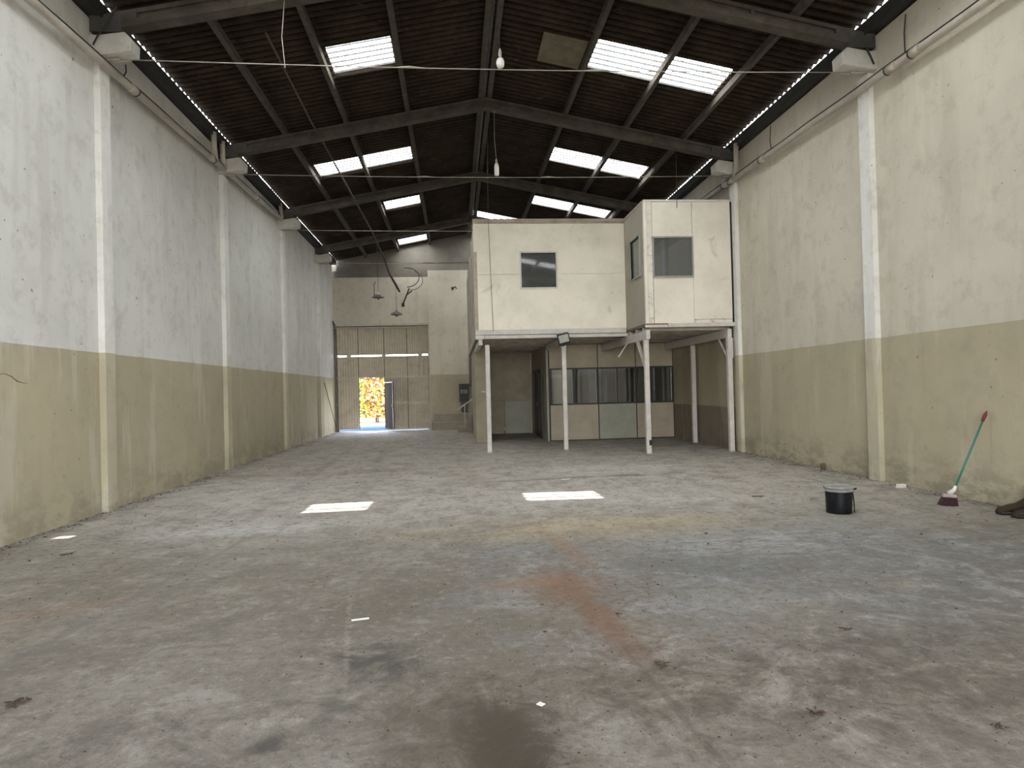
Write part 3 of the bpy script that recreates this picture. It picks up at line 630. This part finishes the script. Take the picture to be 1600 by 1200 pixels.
for ci, (a, b) in enumerate(zip(cols, cols[1:])):
    for ri, (z0, z1) in enumerate(rowsz):
        if ci == 1 and ri < 2: continue
        ribbed(a+.012, b-.012, z0 + (.05 if ci < 2 and ri == 0 else 0)-.03*(ri == 0), z1)
for z, hh in ((1.12, .02), (2.21, .025), (3.06, .03), (3.14, .02)):
    segs = [(-4.82, -1.02)] if z > 1.5 else [(-4.82, -3.93), (-2.88, -1.02)]
    for a, b in segs: box('gate_rail', M_GATEFR, g, a, b, Y_FAR+.02, Y_FAR+.05, z-hh/2, z+hh/2)
for x in (-4.3, -2.88, -1.4): box('gate_clip', M_GATEFR, g, x-.09, x+.09, Y_FAR+.015, Y_FAR+.06, 3.05, 3.16)
for x in cols[1:-1]:
    box('gate_stile', M_BEAMEND, g, x-.016, x+.016, Y_FAR+.066, Y_FAR+.09, .07, 3.05); box('gate_stile', M_BEAMEND, g, x-.016, x+.016, Y_FAR+.066, Y_FAR+.09, 3.13, 4.3)
box('gate_header', M_BEAMEND, g, GX0, GX1, Y_FAR+.066, Y_FAR+.15, 4.24, 4.40)
box('gate_jamb', M_BEAMEND, g, GX0, -4.76, Y_FAR+.066, Y_FAR+.15, 0, 4.3); box('gate_jamb', M_BEAMEND, g, -1.08, GX1, Y_FAR+.066, Y_FAR+.15, 0, 4.3)
m_ = MB(); m_.box(-4.90, -4.83, Y_FAR-.06, Y_FAR+.06, 0, 4.42); m_.box(-1.03, -.98, Y_FAR-.24, Y_FAR+.06, 0, 4.40); m_.build('gate_jamb', M_GATEFR, g)
box('gate_header', M_GATEFR, g, -4.86, -.98, Y_FAR-.10, Y_FAR+.02, 4.32, 4.40); box('gate_track', M_GATEFR, g, -4.80, -1.02, Y_FAR-.08, Y_FAR+.04, 4.24, 4.28)
MB().tube([(-4.84, Y_FAR-.1, .0), (-4.84, Y_FAR-.1, 4.38)], .02, 8).build('lift_chain', M_BEAMEND, g)
MB().tube([(-4.90, Y_FAR-.14, 4.55), (-4.86, Y_FAR-.12, 4.42), (-4.80, Y_FAR-.12, 4.36)], .035, 8).build('pulley', M_BEAMEND, g)
d = empty('wicket_door', (-2.88, Y_FAR, 0), 'pale steel wicket leaf swung inward beside the bright doorway in the gate', 'door')
A = math.radians(-66)
rot = Matrix.Translation((-2.86, Y_FAR-.02, 0)) @ Matrix.Rotation(A, 4, 'Z')
def dpart(name, mat, *b):
    m_ = MB().box(*b); bmesh.ops.transform(m_.bm, matrix=rot, verts=m_.bm.verts[:]); return m_.build(name, mat, d)
dpart('leaf', M_LEAFD, 0, .98, 0, .03, .1, 2.0)
dpart('leaf_frame', M_GATEFR, 0, .98, -.012, 0, 1.96, 2.0); dpart('leaf_frame', M_GATEFR, .94, .98, -.012, 0, .1, 1.96)
dpart('latch', M_BLACK, .88, .95, -.03, -.012, 1.0, 1.08)
wire([(-4.93+.05, 25.2, 2.0), (-4.8, 27.1, .12)], .012, 'thin dark rope slanting down the left wall beside the gate', 'rope', M_BEAMEND, 'rope')

# ------------------------------------------------------------------ street seen through the doorway
M_PAVE = simple('shade_blue_pavement', (.040, .058, .080), .95, .2, 1.2, spec=0.)  # dark blue tone paints in the building's shade and the sky tint
M_STREET = simple('dry_street', (.30, .26, .20), .95, .2, .8, spec=0.)
struct(box('ground', M_PAVE, None, -30, 30, Y_FAR+.15, 32, -.2, -.01)); struct(box('street', M_STREET, None, -40, 40, 32, 60, -.2, -.04))
struct(box('yard', M_STREET, None, -40, 40, -40, Y_NEAR-.3, -.2, -.02))
def leaf_mat(name, c1, c2):
    t = NT(name); oi = t.noise(2.5, 3, .6); return t.done(t.mix(t.ramp(oi, .35, .65), c1, c2), .6)
M_LEAFA = leaf_mat('yellow_green_leaves', (.48, .40, .05), (.16, .20, .02)); M_LEAFB = leaf_mat('rusty_leaves', (.32, .12, .06), (.40, .32, .05))
M_BARK = simple('bark', (.16, .09, .05), .9)
def shrub(x, y, h, r, mat, label, n=900):
    t = empty('shrub', (x, y, 0), label, 'shrub', 'shrubs across the street')
    bm = bmesh.new()
    for _ in range(n):
        a = random.uniform(0, 2*PI); rr = r*math.sqrt(random.random()); z = random.uniform(.25, h)
        c = Vector((x+rr*math.cos(a), y+rr*math.sin(a), z)); s_ = random.uniform(.09, .2)
        u = Vector((random.gauss(0, 1), random.gauss(0, 1), random.gauss(0, 1))).normalized(); v = u.orthogonal().normalized()
        q = [bm.verts.new(c+u*s_), bm.verts.new(c+v*s_*.5), bm.verts.new(c-u*s_), bm.verts.new(c-v*s_*.5)]; bm.faces.new(q)
    me = bpy.data.meshes.new('foliage'); bm.to_mesh(me); bm.free(); me.materials.append(mat)
    o = bpy.data.objects.new('foliage', me); COL.objects.link(o); o.parent = t; o.matrix_parent_inverse = Matrix.Translation(-Vector(t.location)); o['kind'] = 'stuff'
    for k in range(3):
        MB().tube([(x+random.uniform(-.1, .1), y, -.04), (x+random.uniform(-.3, .3), y, h*.5), (x+random.uniform(-.5, .5), y, h*.9)], [.04, .03, .012], 6).build('stem', M_BARK, t)
shrub(-5.5, 36.5, 3.2, .75, M_LEAFA, 'yellow-green shrub across the street, left in the doorway view')
shrub(-4.25, 36.2, 3.4, .65, M_LEAFB, 'rust and yellow shrub across the street, middle of the doorway view', 1300)
shrub(-3.0, 36.8, 3.4, .75, M_LEAFA, 'yellow shrub across the street, right in the doorway view')
t = empty('street_wall', (-4, 38.5, 0), 'low pale wall across the street behind the shrubs', 'wall')
M_PALEW = simple('pale_render', (.7, .66, .6), .9)
box('wall_body', M_PALEW, t, -12, 4, 38.4, 38.6, -.04, 2.0); box('wall_coping', M_PALEW, t, -12, 4, 38.35, 38.65, 2.0, 2.08)

# ------------------------------------------------------------------ stairs, ledge, meter box at the far right of the gate wall
t = empty('low_ledge', (0, 27, 0), 'low plastered ledge along the far wall right of the gate', 'ledge')
M_LEDGE = simple('ledge_plaster', (.34, .30, .245), .9, .15, 2)
box('lower_course', M_LEDGE, t, -.93, .66, 26.6, Y_FAR-.23, 0, .33, bevel=.01); box('upper_course', M_LEDGE, t, -.85, .66, 26.75, Y_FAR-.23, .33, .66, bevel=.01)
t = empty('stair', (.4, 25.4, 0), 'short flight of concrete steps climbing right beside the beige pier', 'stairs')
box('step', M_LEDGE, t, .10, .64, 24.9, 25.9, 0, .20, bevel=.008); box('step', M_LEDGE, t, .36, .645, 24.9, 25.9, .20, .42, bevel=.008); box('step', M_LEDGE, t, .50, .65, 24.9, 25.9, .42, .62, bevel=.008)
t = empty('handrail', (.4, 24.85, 0), 'pale metal handrail slanting over the short steps', 'handrail')
MB().bar((.06, 24.85, .84), (.72, 24.85, 1.28), .035, .05).build('rail', M_POST, t); box('rail_post', M_POST, t, .345, .375, 24.91, 24.94, .20, 1.02)
t = empty('meter_cabinet', (.3, 27.0, 1.2), 'black open meter cabinet on the far wall above the ledge', 'cabinet')
m_ = MB(); m_.box(.20, .56, 27.02, 27.18, 1.14, 1.82)
m_.build('cabinet_box', M_FRAME, t)
m_ = MB(); m_.box(.17, .22, 26.98, 27.19, 1.1, 1.85); m_.box(.54, .59, 26.98, 27.19, 1.1, 1.85); m_.box(.22, .54, 26.98, 27.19, 1.81, 1.85); m_.build('cabinet_frame', M_BLACK, t)
for k in range(3): box('meter', M_GREY, t, .25+k*.10, .31+k*.10, 26.99, 27.03, 1.45, 1.62)
for k in range(2): box('breaker_row', M_BEAMEND, t, .24, .52, 26.995, 27.03, 1.28+k*.42, 1.31+k*.42)
box('lower_box', M_BLACK, t, .25, .50, 27.0, 27.18, .68, 1.12)
t = empty('cable_duct', (.56, 26.9, 2), 'grey cable duct dropping down to the meter cabinet', 'duct')
box('duct_body', M_BAND, t, .62, .74, 27.06, 27.18, 1.85, 3.0); box('duct_outlet', M_BAND, t, .60, .76, 27.02, 27.18, 1.72, 1.85)

# ------------------------------------------------------------------ lamps and loose things under the roof
M_BULB = simple('milky_glass', (.75, .73, .68), .2, .05, 5, spec=.8)
M_CERAM = simple('grey_socket', (.38, .33, .30), .5)
t = empty('hanging_bulb', (.78, 9.5, 6.3), 'round white bulb hanging on the nearest tie wire', 'bulb', 'bare bulbs on the tie wires')
cx, cy, cz = .78, 9.52, 6.25
MB().lathe([(.002, 0), (.03, .004), (.052, .03), (.06, .07), (.058, .11), (.045, .145), (.028, .155), (.002, .156)], 20, (cx, cy, cz)).build('glass', M_BULB, t)
MB().lathe([(.002, .15), (.018, .15), (.025, .20), (.024, .25), (.012, .29), (.002, .30)], 14, (cx, cy, cz)).build('socket', M_CERAM, t)
MB().tube([(cx, cy, cz+.29), (cx-.01, cy, cz+.5), (cx, cy, zb(cx)+.1)], .005, 5).build('cord', M_CABLE, t)
t = empty('hanging_bulb', (1.04, 14.4, 6.4), 'long tubular white bulb hanging on the second tie wire', 'bulb', 'bare bulbs on the tie wires')
cx, cy, cz = 1.04, 14.4, 6.28
MB().lathe([(.002, 0), (.04, .005), (.052, .03), (.052, .2), (.045, .25), (.028, .28), (.002, .281)], 18, (cx, cy, cz)).build('glass', M_BULB, t)
MB().lathe([(.002, .275), (.022, .28), (.024, .34), (.01, .38), (.002, .381)], 12, (cx, cy, cz)).build('socket', M_CERAM, t)
MB().tube([(cx, cy, cz+.37), (cx-.03, cy, cz+.8), (cx-.02, cy, zb(cx)+.05)], .005, 5).build('cord', M_STEELW, t)
M_SHADE = simple('grey_enamel_shade', (.17, .16, .145), .5, .2, 6)
def pendant(x, y, z, ztop, label, extra=False):
    t = empty('pendant_lamp', (x, y, z), label, 'lamp', 'pendant lamps by the gate')
    wav = lambda u, zz: 1+.06*math.cos(2*PI*u*6)*(1 if zz < .05 else 0)
    MB().lathe([(.205, 0), (.195, .03), (.13, .09), (.05, .115), (.02, .12), (.002, .12)], 36, (x, y, z), wav).build('lamp_shade', M_SHADE, t)
    MB().lathe([(.002, -.07), (.04, -.06), (.055, -.02), (.04, .05), (.02, .06)], 14, (x, y, z)).build('bulb', M_SHADE, t)
    MB().lathe([(.035, .115), (.035, .15), (.012, .18), (.002, .181)], 14, (x, y, z)).build('socket', M_BULB if extra else M_SHADE, t)
    MB().tube([(x, y, z+.17), (x, y, ztop)], .007, 5).build('cord', M_CABLE, t)
    if extra: MB().tube([(x-.13, y, z+.08), (x-.13, y, z+.45), (x-.08, y, z+.56)], .012, 6).build('lamp_arm', M_CABLE, t)
pendant(-2.56, 23.0, 4.86, 7.47, 'grey fluted pendant lamp hanging before the gate wall, the higher left one', True)
pendant(-1.98, 23.4, 4.30, 5.37, 'grey fluted pendant lamp hanging before the gate wall, the lower right one')
# broken conduit running under the roof and dropping toward the gate
c = empty('dangling_conduit', (-2.4, 17, 6.9), 'long grey conduit running under the left roof slope and drooping toward the gate', 'conduit')
pts = [(-2.78, 10.4, 7.18), (-2.80, 13.6, 7.16), (-2.72, 15.2, 7.05), (-2.66, 17.2, 6.95), (-2.6, 19.3, 6.88), (-2.45, 21, 6.6), (-2.28, 22.5, 6.12), (-2.20, 23.2, 5.78)]
MB().tube(pts, [.018]*3+[.026]*5, 8).build('conduit_pipe', M_PURLIN, c)
MB().tube([(-2.20, 23.2, 5.76), (-1.98, 23.4, 5.36), (-1.86, 23.5, 5.12)], [.03, .045, .03], 8).build('conduit_end', M_CABLE, c)
lp = [(-2.0+.42*math.sin(a)+.42, 23.4, 5.62+.34*math.cos(a)) for a in [-.2+k*.28 for k in range(13)]]
MB().tube(lp, .014, 6).build('loose_loop', M_PURLIN, c)
MB().tube([(p[0]+.12, p[1]+.05, p[2]-.1) for p in lp[2:]], .010, 6).build('loose_loop', M_PURLIN, c)
t = empty('forked_bracket', (-1.6, 27.2, 5.3), 'rusty forked bracket sticking out of the wall above the gate', 'bracket')
MB().tube([(-2.05, 27.38, 5.20), (-1.86, 27.1, 5.55), (-1.75, 27.0, 5.80)], .03, 6).build('bracket_arm', M_PURLIN, t)
MB().tube([(-1.86, 27.1, 5.55), (-1.64, 27.0, 5.70)], .026, 6).build('bracket_fork', M_PURLIN, t); box('bracket_plate', M_PURLIN, t, -2.1, -1.98, 27.36, 27.4, 5.10, 5.25)
t = empty('wall_hook', (.1, 27.1, 5.5), 'small black hook lamp arm on the far wall left of the mezzanine', 'bracket')
MB().tube([(.02, 27.18, 5.80), (.12, 27.0, 5.85), (.18, 26.95, 5.75)], .025, 6).build('hook_arm', M_BLACK, t); box('hook_plate', M_BLACK, t, -.03, .05, 27.15, 27.18, 5.74, 5.86)
wire([(.88, 14.6, zb(.9)+.05), (.90, 15.6, 6.4), (.93, 16.2, 5.8), (.96, 16.22, 4.3), (.99, 16.22, 3.0)], .006, 'thin black wire hanging down the front of the wide white mezzanine room')
wire([(5.15, 14.50, 6.97), (5.16, 14.53, 6.4), (5.15, 14.53, 5.60)], .006, 'short dark wire end over the top of the jutting cabin above its window')
wire([(-2.27, 9.50, 7.2), (-2.30, 9.42, 6.6), (-2.26, 9.4, 6.15)], .006, 'thin pale cord dangling at the nearest tie wire, left of the first skylight', mat=M_STEELW)

# ------------------------------------------------------------------ things on the floor
M_BUCKET = simple('black_plastic', (.005, .006, .008), .45, .3, 7, dirt=(.05, .05, .05), dirtamt=.3, spec=.25)
M_LID = simple('dusty_grey_lid', (.26, .26, .245), .4, .3, 6, dirt=(.45, .44, .4), dirtamt=.5)
bx, by = 4.50, 7.42
t = empty('bucket', (bx, by, 0), 'black plastic bucket with dusty grey rim and lid standing on the floor', 'bucket')
MB().lathe([(.002, 0), (.135, 0), (.14, .012), (.143, .13), (.149, .27)], 32, (bx, by, 0)).build('bucket_body', M_BUCKET, t)
MB().lathe([(.150, .255), (.163, .258), (.163, .275), (.152, .278), (.152, .29), (.166, .293), (.168, .312), (.158, .322), (.150, .312), (.12, .306), (.002, .312)], 32, (bx, by, 0)).build('bucket_lid', M_LID, t)
MB().tube([(bx+.15, by-.05, .27), (bx+.20, by-.03, .285), (bx+.225, by, .275), (bx+.20, by+.03, .25), (bx+.15, by+.05, .262)], .006, 6).build('handle', M_BUCKET, t)
MB().tube([(bx+.135, by-.06, .26), (bx+.14, by-.075, .13), (bx+.135, by-.085, .01)], .007, 6).build('handle_strap', M_BUCKET, t)
# broom leaning on the right wall
M_GREEN = simple('green_broom_handle', (.035, .17, .125), .4, .15, 9); M_REDC = simple('red_plastic', (.16, .02, .025), .4); M_BRIS = simple('maroon_bristles', (.055, .018, .028), .9, .4, 30)
b0 = Vector((5.93, 7.50, 0)); b1 = Vector((6.50, 7.52, 1.14))
t = empty('broom', b0, 'broom with green handle and maroon bristles leaning on the right wall', 'broom')
dv = (b1-b0).normalized()
MB().tube([b0+dv*.20, b1-dv*.12], .0125, 10).build('handle', M_GREEN, t)
MB().tube([b1-dv*.14, b1-dv*.05, b1], [.018, .022, .008], 10).build('handle_cap', M_REDC, t)
MB().tube([b0+Vector((.07, .05, .145)), b0+dv*.22, b0+dv*.27], [.035, .022, .016], 10).build('socket', M_WTRIM, t)
m_ = MB(); wv = Vector((.86, -.35, -.05)).normalized()
cA = b0+Vector((.06, .04, .12))
m_.bar(cA-wv*.075, cA+wv*.075, .055, .04).build('broom_head', M_CERAM, t, .006)
bm = MB()
for k in range(90):
    a = random.uniform(-.07, .07); b = random.uniform(-.02, .02)
    p0 = cA+wv*a+Vector((0, b, -.015)); p1 = p0+wv*(a*.25)+Vector((-.03+random.uniform(-.01, .01), b*1.5-.015, -p0.z+.004))
    bm.tube([p0, p1], [.005, .004], 4)
o = bm.build('bristles', M_BRIS, t); o['kind'] = 'stuff'

# crumpled leather sack by the wall
def lump(name, c, sz, mat, seed, sub=3, amt=.25, freq=6., label=None, cat=None, parent=None, flat=.0):
    from mathutils import noise
    bm = bmesh.new(); bmesh.ops.create_icosphere(bm, subdivisions=sub, radius=1)
    for v in bm.verts:
        n = noise.noise(v.co*freq*.5+Vector((seed, seed*2, 0)))*amt+noise.noise(v.co*freq+Vector((seed, 0, 3)))*amt*.5
        v.co = v.co*(1+n); v.co = Vector((v.co.x*sz[0], v.co.y*sz[1], max(v.co.z*sz[2], -sz[2]*.55)+sz[2]*.55))
    for f in bm.faces: f.smooth = True
    me = bpy.data.meshes.new(name); bm.to_mesh(me); bm.free(); me.materials.append(mat)
    o = bpy.data.objects.new(name, me); COL.objects.link(o); o.location = c
    if parent is not None: o.parent = parent; o.matrix_parent_inverse = Matrix.Translation(-Vector(parent.location))
    if label: tag(o, label, cat)
    return o
M_LEATH = simple('brown_leather', (.035, .023, .016), .75, .4, 5, spec=.2)
t = empty('work_boots', (6.3, 6.95, 0), 'crumpled dark brown leather boots slumped against the right wall at the frame edge', 'boots')
def boot(dx, dy, rz, s_):
    bm = bmesh.new(); prof = [(-.02, .05, .045, .05), (.05, .055, .05, .05), (.12, .06, .055, .055), (.19, .085, .05, .085), (.26, .12, .05, .12), (.31, .15, .05, .07)]
    # foot: rings along the boot
    rings = []
    for i, (xx, h, hw, _) in enumerate([(-.03, .03, .02, 0), (0, .055, .042, 0), (.07, .075, .052, 0), (.14, .085, .050, 0), (.20, .12, .045, 0), (.27, .16, .047, 0), (.31, .17, .04, 0), (.33, .12, .02, 0)]):
        ring = []
        for k in range(12):
            a = 2*PI*k/12; ring.append(bm.verts.new((xx+random.uniform(-.006, .006), hw*math.cos(a)*(1+random.uniform(-.1, .1)), h/2+h/2*math.sin(a))))
        rings.append(ring)
    for a, b in zip(rings, rings[1:]):
        for k in range(12): bm.faces.new((a[k], a[(k+1) % 12], b[(k+1) % 12], b[k])).smooth = True
    bm.faces.new(rings[0][::-1]); bm.faces.new(rings[-1])
    bmesh.ops.recalc_face_normals(bm, faces=bm.faces[:])
    me = bpy.data.meshes.new('boot'); bm.to_mesh(me); bm.free(); me.materials.append(M_LEATH)
    o = bpy.data.objects.new('boot', me); COL.objects.link(o)
    mw = Matrix.Translation((6.10+dx, 6.92+dy, 0)) @ Matrix.Rotation(rz, 4, 'Z') @ Matrix.Scale(s_, 4)
    o.parent = t; o.matrix_parent_inverse = Matrix.Translation(-Vector(t.location)); o.matrix_basis = mw
    # shaft
    m_ = MB(); pts = [mw @ Vector(p) for p in ((.24, 0, .08), (.28, .0, .16), (.32, .02, .21))]
    m_.tube(pts, [.05*s_, .06*s_, .055*s_], 10).build('boot_shaft', M_LEATH, t)
    MB().tube([mw @ Vector((-.02, -.03, .012)), mw @ Vector((.1, -.055, .012)), mw @ Vector((.3, -.045, .012))], .012*s_, 6).build('boot_sole', M_BLACK, t)
boot(0.03, .02, -.05, 1.45); boot(.03, -.19, -.25, 1.45)
M_STONE = simple('brown_stone', (.10, .075, .055), .9)
lump('stone', (6.46, 11.1, 0), (.05, .05, .075), M_STONE, 3.1, 2, .3, 3, 'small brown stone leaning at the foot of the right wall between the pillars', 'stone')
M_WHITE = simple('white_scrap', (.75, .73, .68), .8, .1)
def slab(name, x, y, sx_, sy_, sz_, rz, label, cat, mat=M_WHITE):
    m_ = MB().box(-sx_/2, sx_/2, -sy_/2, sy_/2, 0, sz_); bmesh.ops.rotate(m_.bm, cent=(0, 0, 0), matrix=Matrix.Rotation(rz, 3, 'Z'), verts=m_.bm.verts[:])
    bmesh.ops.translate(m_.bm, vec=(x, y, 0), verts=m_.bm.verts[:])
    return tag(m_.build(name, mat, None, min(sz_*.3, .004)), label, cat)
def gp(px, py):      # floor point seen at a photograph position
    d_ = cam_dir(px-800, py-600); k = -CZ/d_.z; return d_.x*k, d_.y*k
slab('plaster_block', *gp(1408, 762), .14, .06, .05, .3, 'white plaster chunk on the floor near the broom', 'debris')
slab('paper_scrap', *gp(845, 1101), .03, .035, .006, .8, 'tiny white scrap on the bare floor in the foreground centre', 'debris')
slab('plastic_strip', *gp(884, 749), .16, .04, .01, .1, 'small white strip on the floor before the second mezzanine post', 'debris')
slab('wood_stick', *gp(563, 969), .12, .012, .012, .2, 'thin pale stick on the floor left of centre', 'debris', M_WTRIM)
slab('dark_chip', *gp(1184, 776), .15, .04, .012, -.2, 'small dark chip on the floor left of the bucket', 'debris', M_STONE)
M_TWIG = simple('dry_leaf', (.07, .045, .028), .9)
def crumple(x, y, r, seed, label):
    rnd = random.Random(seed); bm = bmesh.new()
    for _ in range(16):
        a = rnd.uniform(0, 2*PI); L = r*rnd.uniform(.2, .6); c_ = Vector((x+rnd.uniform(-r, r)*.4, y+rnd.uniform(-r, r)*.4, .004+rnd.random()*.01))
        d_ = Vector((math.cos(a), math.sin(a)*.7, rnd.uniform(0, .25))); n_ = Vector((-d_.y, d_.x, rnd.uniform(-.3, .3)))*L*.22
        p = [c_-d_*L*.1, c_+d_*L*.5+n_, c_+d_*L, c_+d_*L*.5-n_*.7]
        q = [bm.verts.new(v) for v in p]+[bm.verts.new(v+Vector((0, 0, .004))) for v in p]
        for f in ((3, 2, 1, 0), (4, 5, 6, 7), (0, 1, 5, 4), (1, 2, 6, 5), (2, 3, 7, 6), (3, 0, 4, 7)): bm.faces.new([q[i] for i in f])
    me = bpy.data.meshes.new('dry_leaf'); bm.to_mesh(me); bm.free(); me.materials.append(M_TWIG)
    o = bpy.data.objects.new('dry_leaf', me); COL.objects.link(o); tag(o, label, 'leaf', 'dry leaves on the floor')
for i, (px, py, r, lb) in enumerate(((30, 1100, .09, 'dry crumpled leaf on the floor at the lower left'), (1036, 1041, .06, 'dry crumpled leaf beside the end of the rusty spill'),
        (1277, 1117, .06, 'dark flat leaf on the floor at lower right'), (966, 961, .035, 'dark leaf at the edge of the rusty spill'), (105, 868, .10, 'dry litter near the left wall before the first pillar'),
        (1103, 835, .04, 'small dark leaf on the floor left of the bucket'), (1560, 1138, .045, 'dark leaf near the lower right corner'), (1322, 985, .05, 'dark litter on the floor below the bucket'))):
    x, y = gp(px, py); crumple(x, y, r, 20+i, lb)
# grit and chips swept over the floor: nobody could count it
bm = bmesh.new(); rnd = random.Random(5)
def chip(x, y, s_):
    a = rnd.uniform(0, PI); q = []
    for k in range(3): q.append(bm.verts.new((x+s_*math.cos(a+k*2.1)*rnd.uniform(.5, 1.6), y+s_*math.sin(a+k*2.1)*.8, .0015)))
    t_ = bm.verts.new((x, y, .002+s_*rnd.uniform(.3, .7)))
    for k in range(3): bm.faces.new((q[k], q[(k+1) % 3], t_))
for _ in range(2600):
    y = rnd.uniform(1.9, 6.5); x = rnd.gauss(1.3, 1.2) if rnd.random() < .7 else rnd.uniform(-3.6, 5)
    chip(x, y, abs(rnd.gauss(0, .0035))+.0015)
for _ in range(1500):
    y = rnd.uniform(5, 15); x = rnd.uniform(-4.7, 6.4); chip(x, y, abs(rnd.gauss(0, .006))+.003)
for _ in range(900):
    y = rnd.uniform(5, 14); s_ = rnd.choice((-1, 1)); x = (XL+.02+abs(rnd.gauss(0, .12))) if s_ < 0 else XR-.02-abs(rnd.gauss(0, .12)); chip(x, y, abs(rnd.gauss(0, .008))+.004)
me = bpy.data.meshes.new('floor_grit'); bm.to_mesh(me); bm.free(); me.materials.append(M_TWIG)
o = bpy.data.objects.new('floor_grit', me); COL.objects.link(o); tag(o, 'dark grit and chips scattered over the concrete floor', 'debris', kind='stuff')
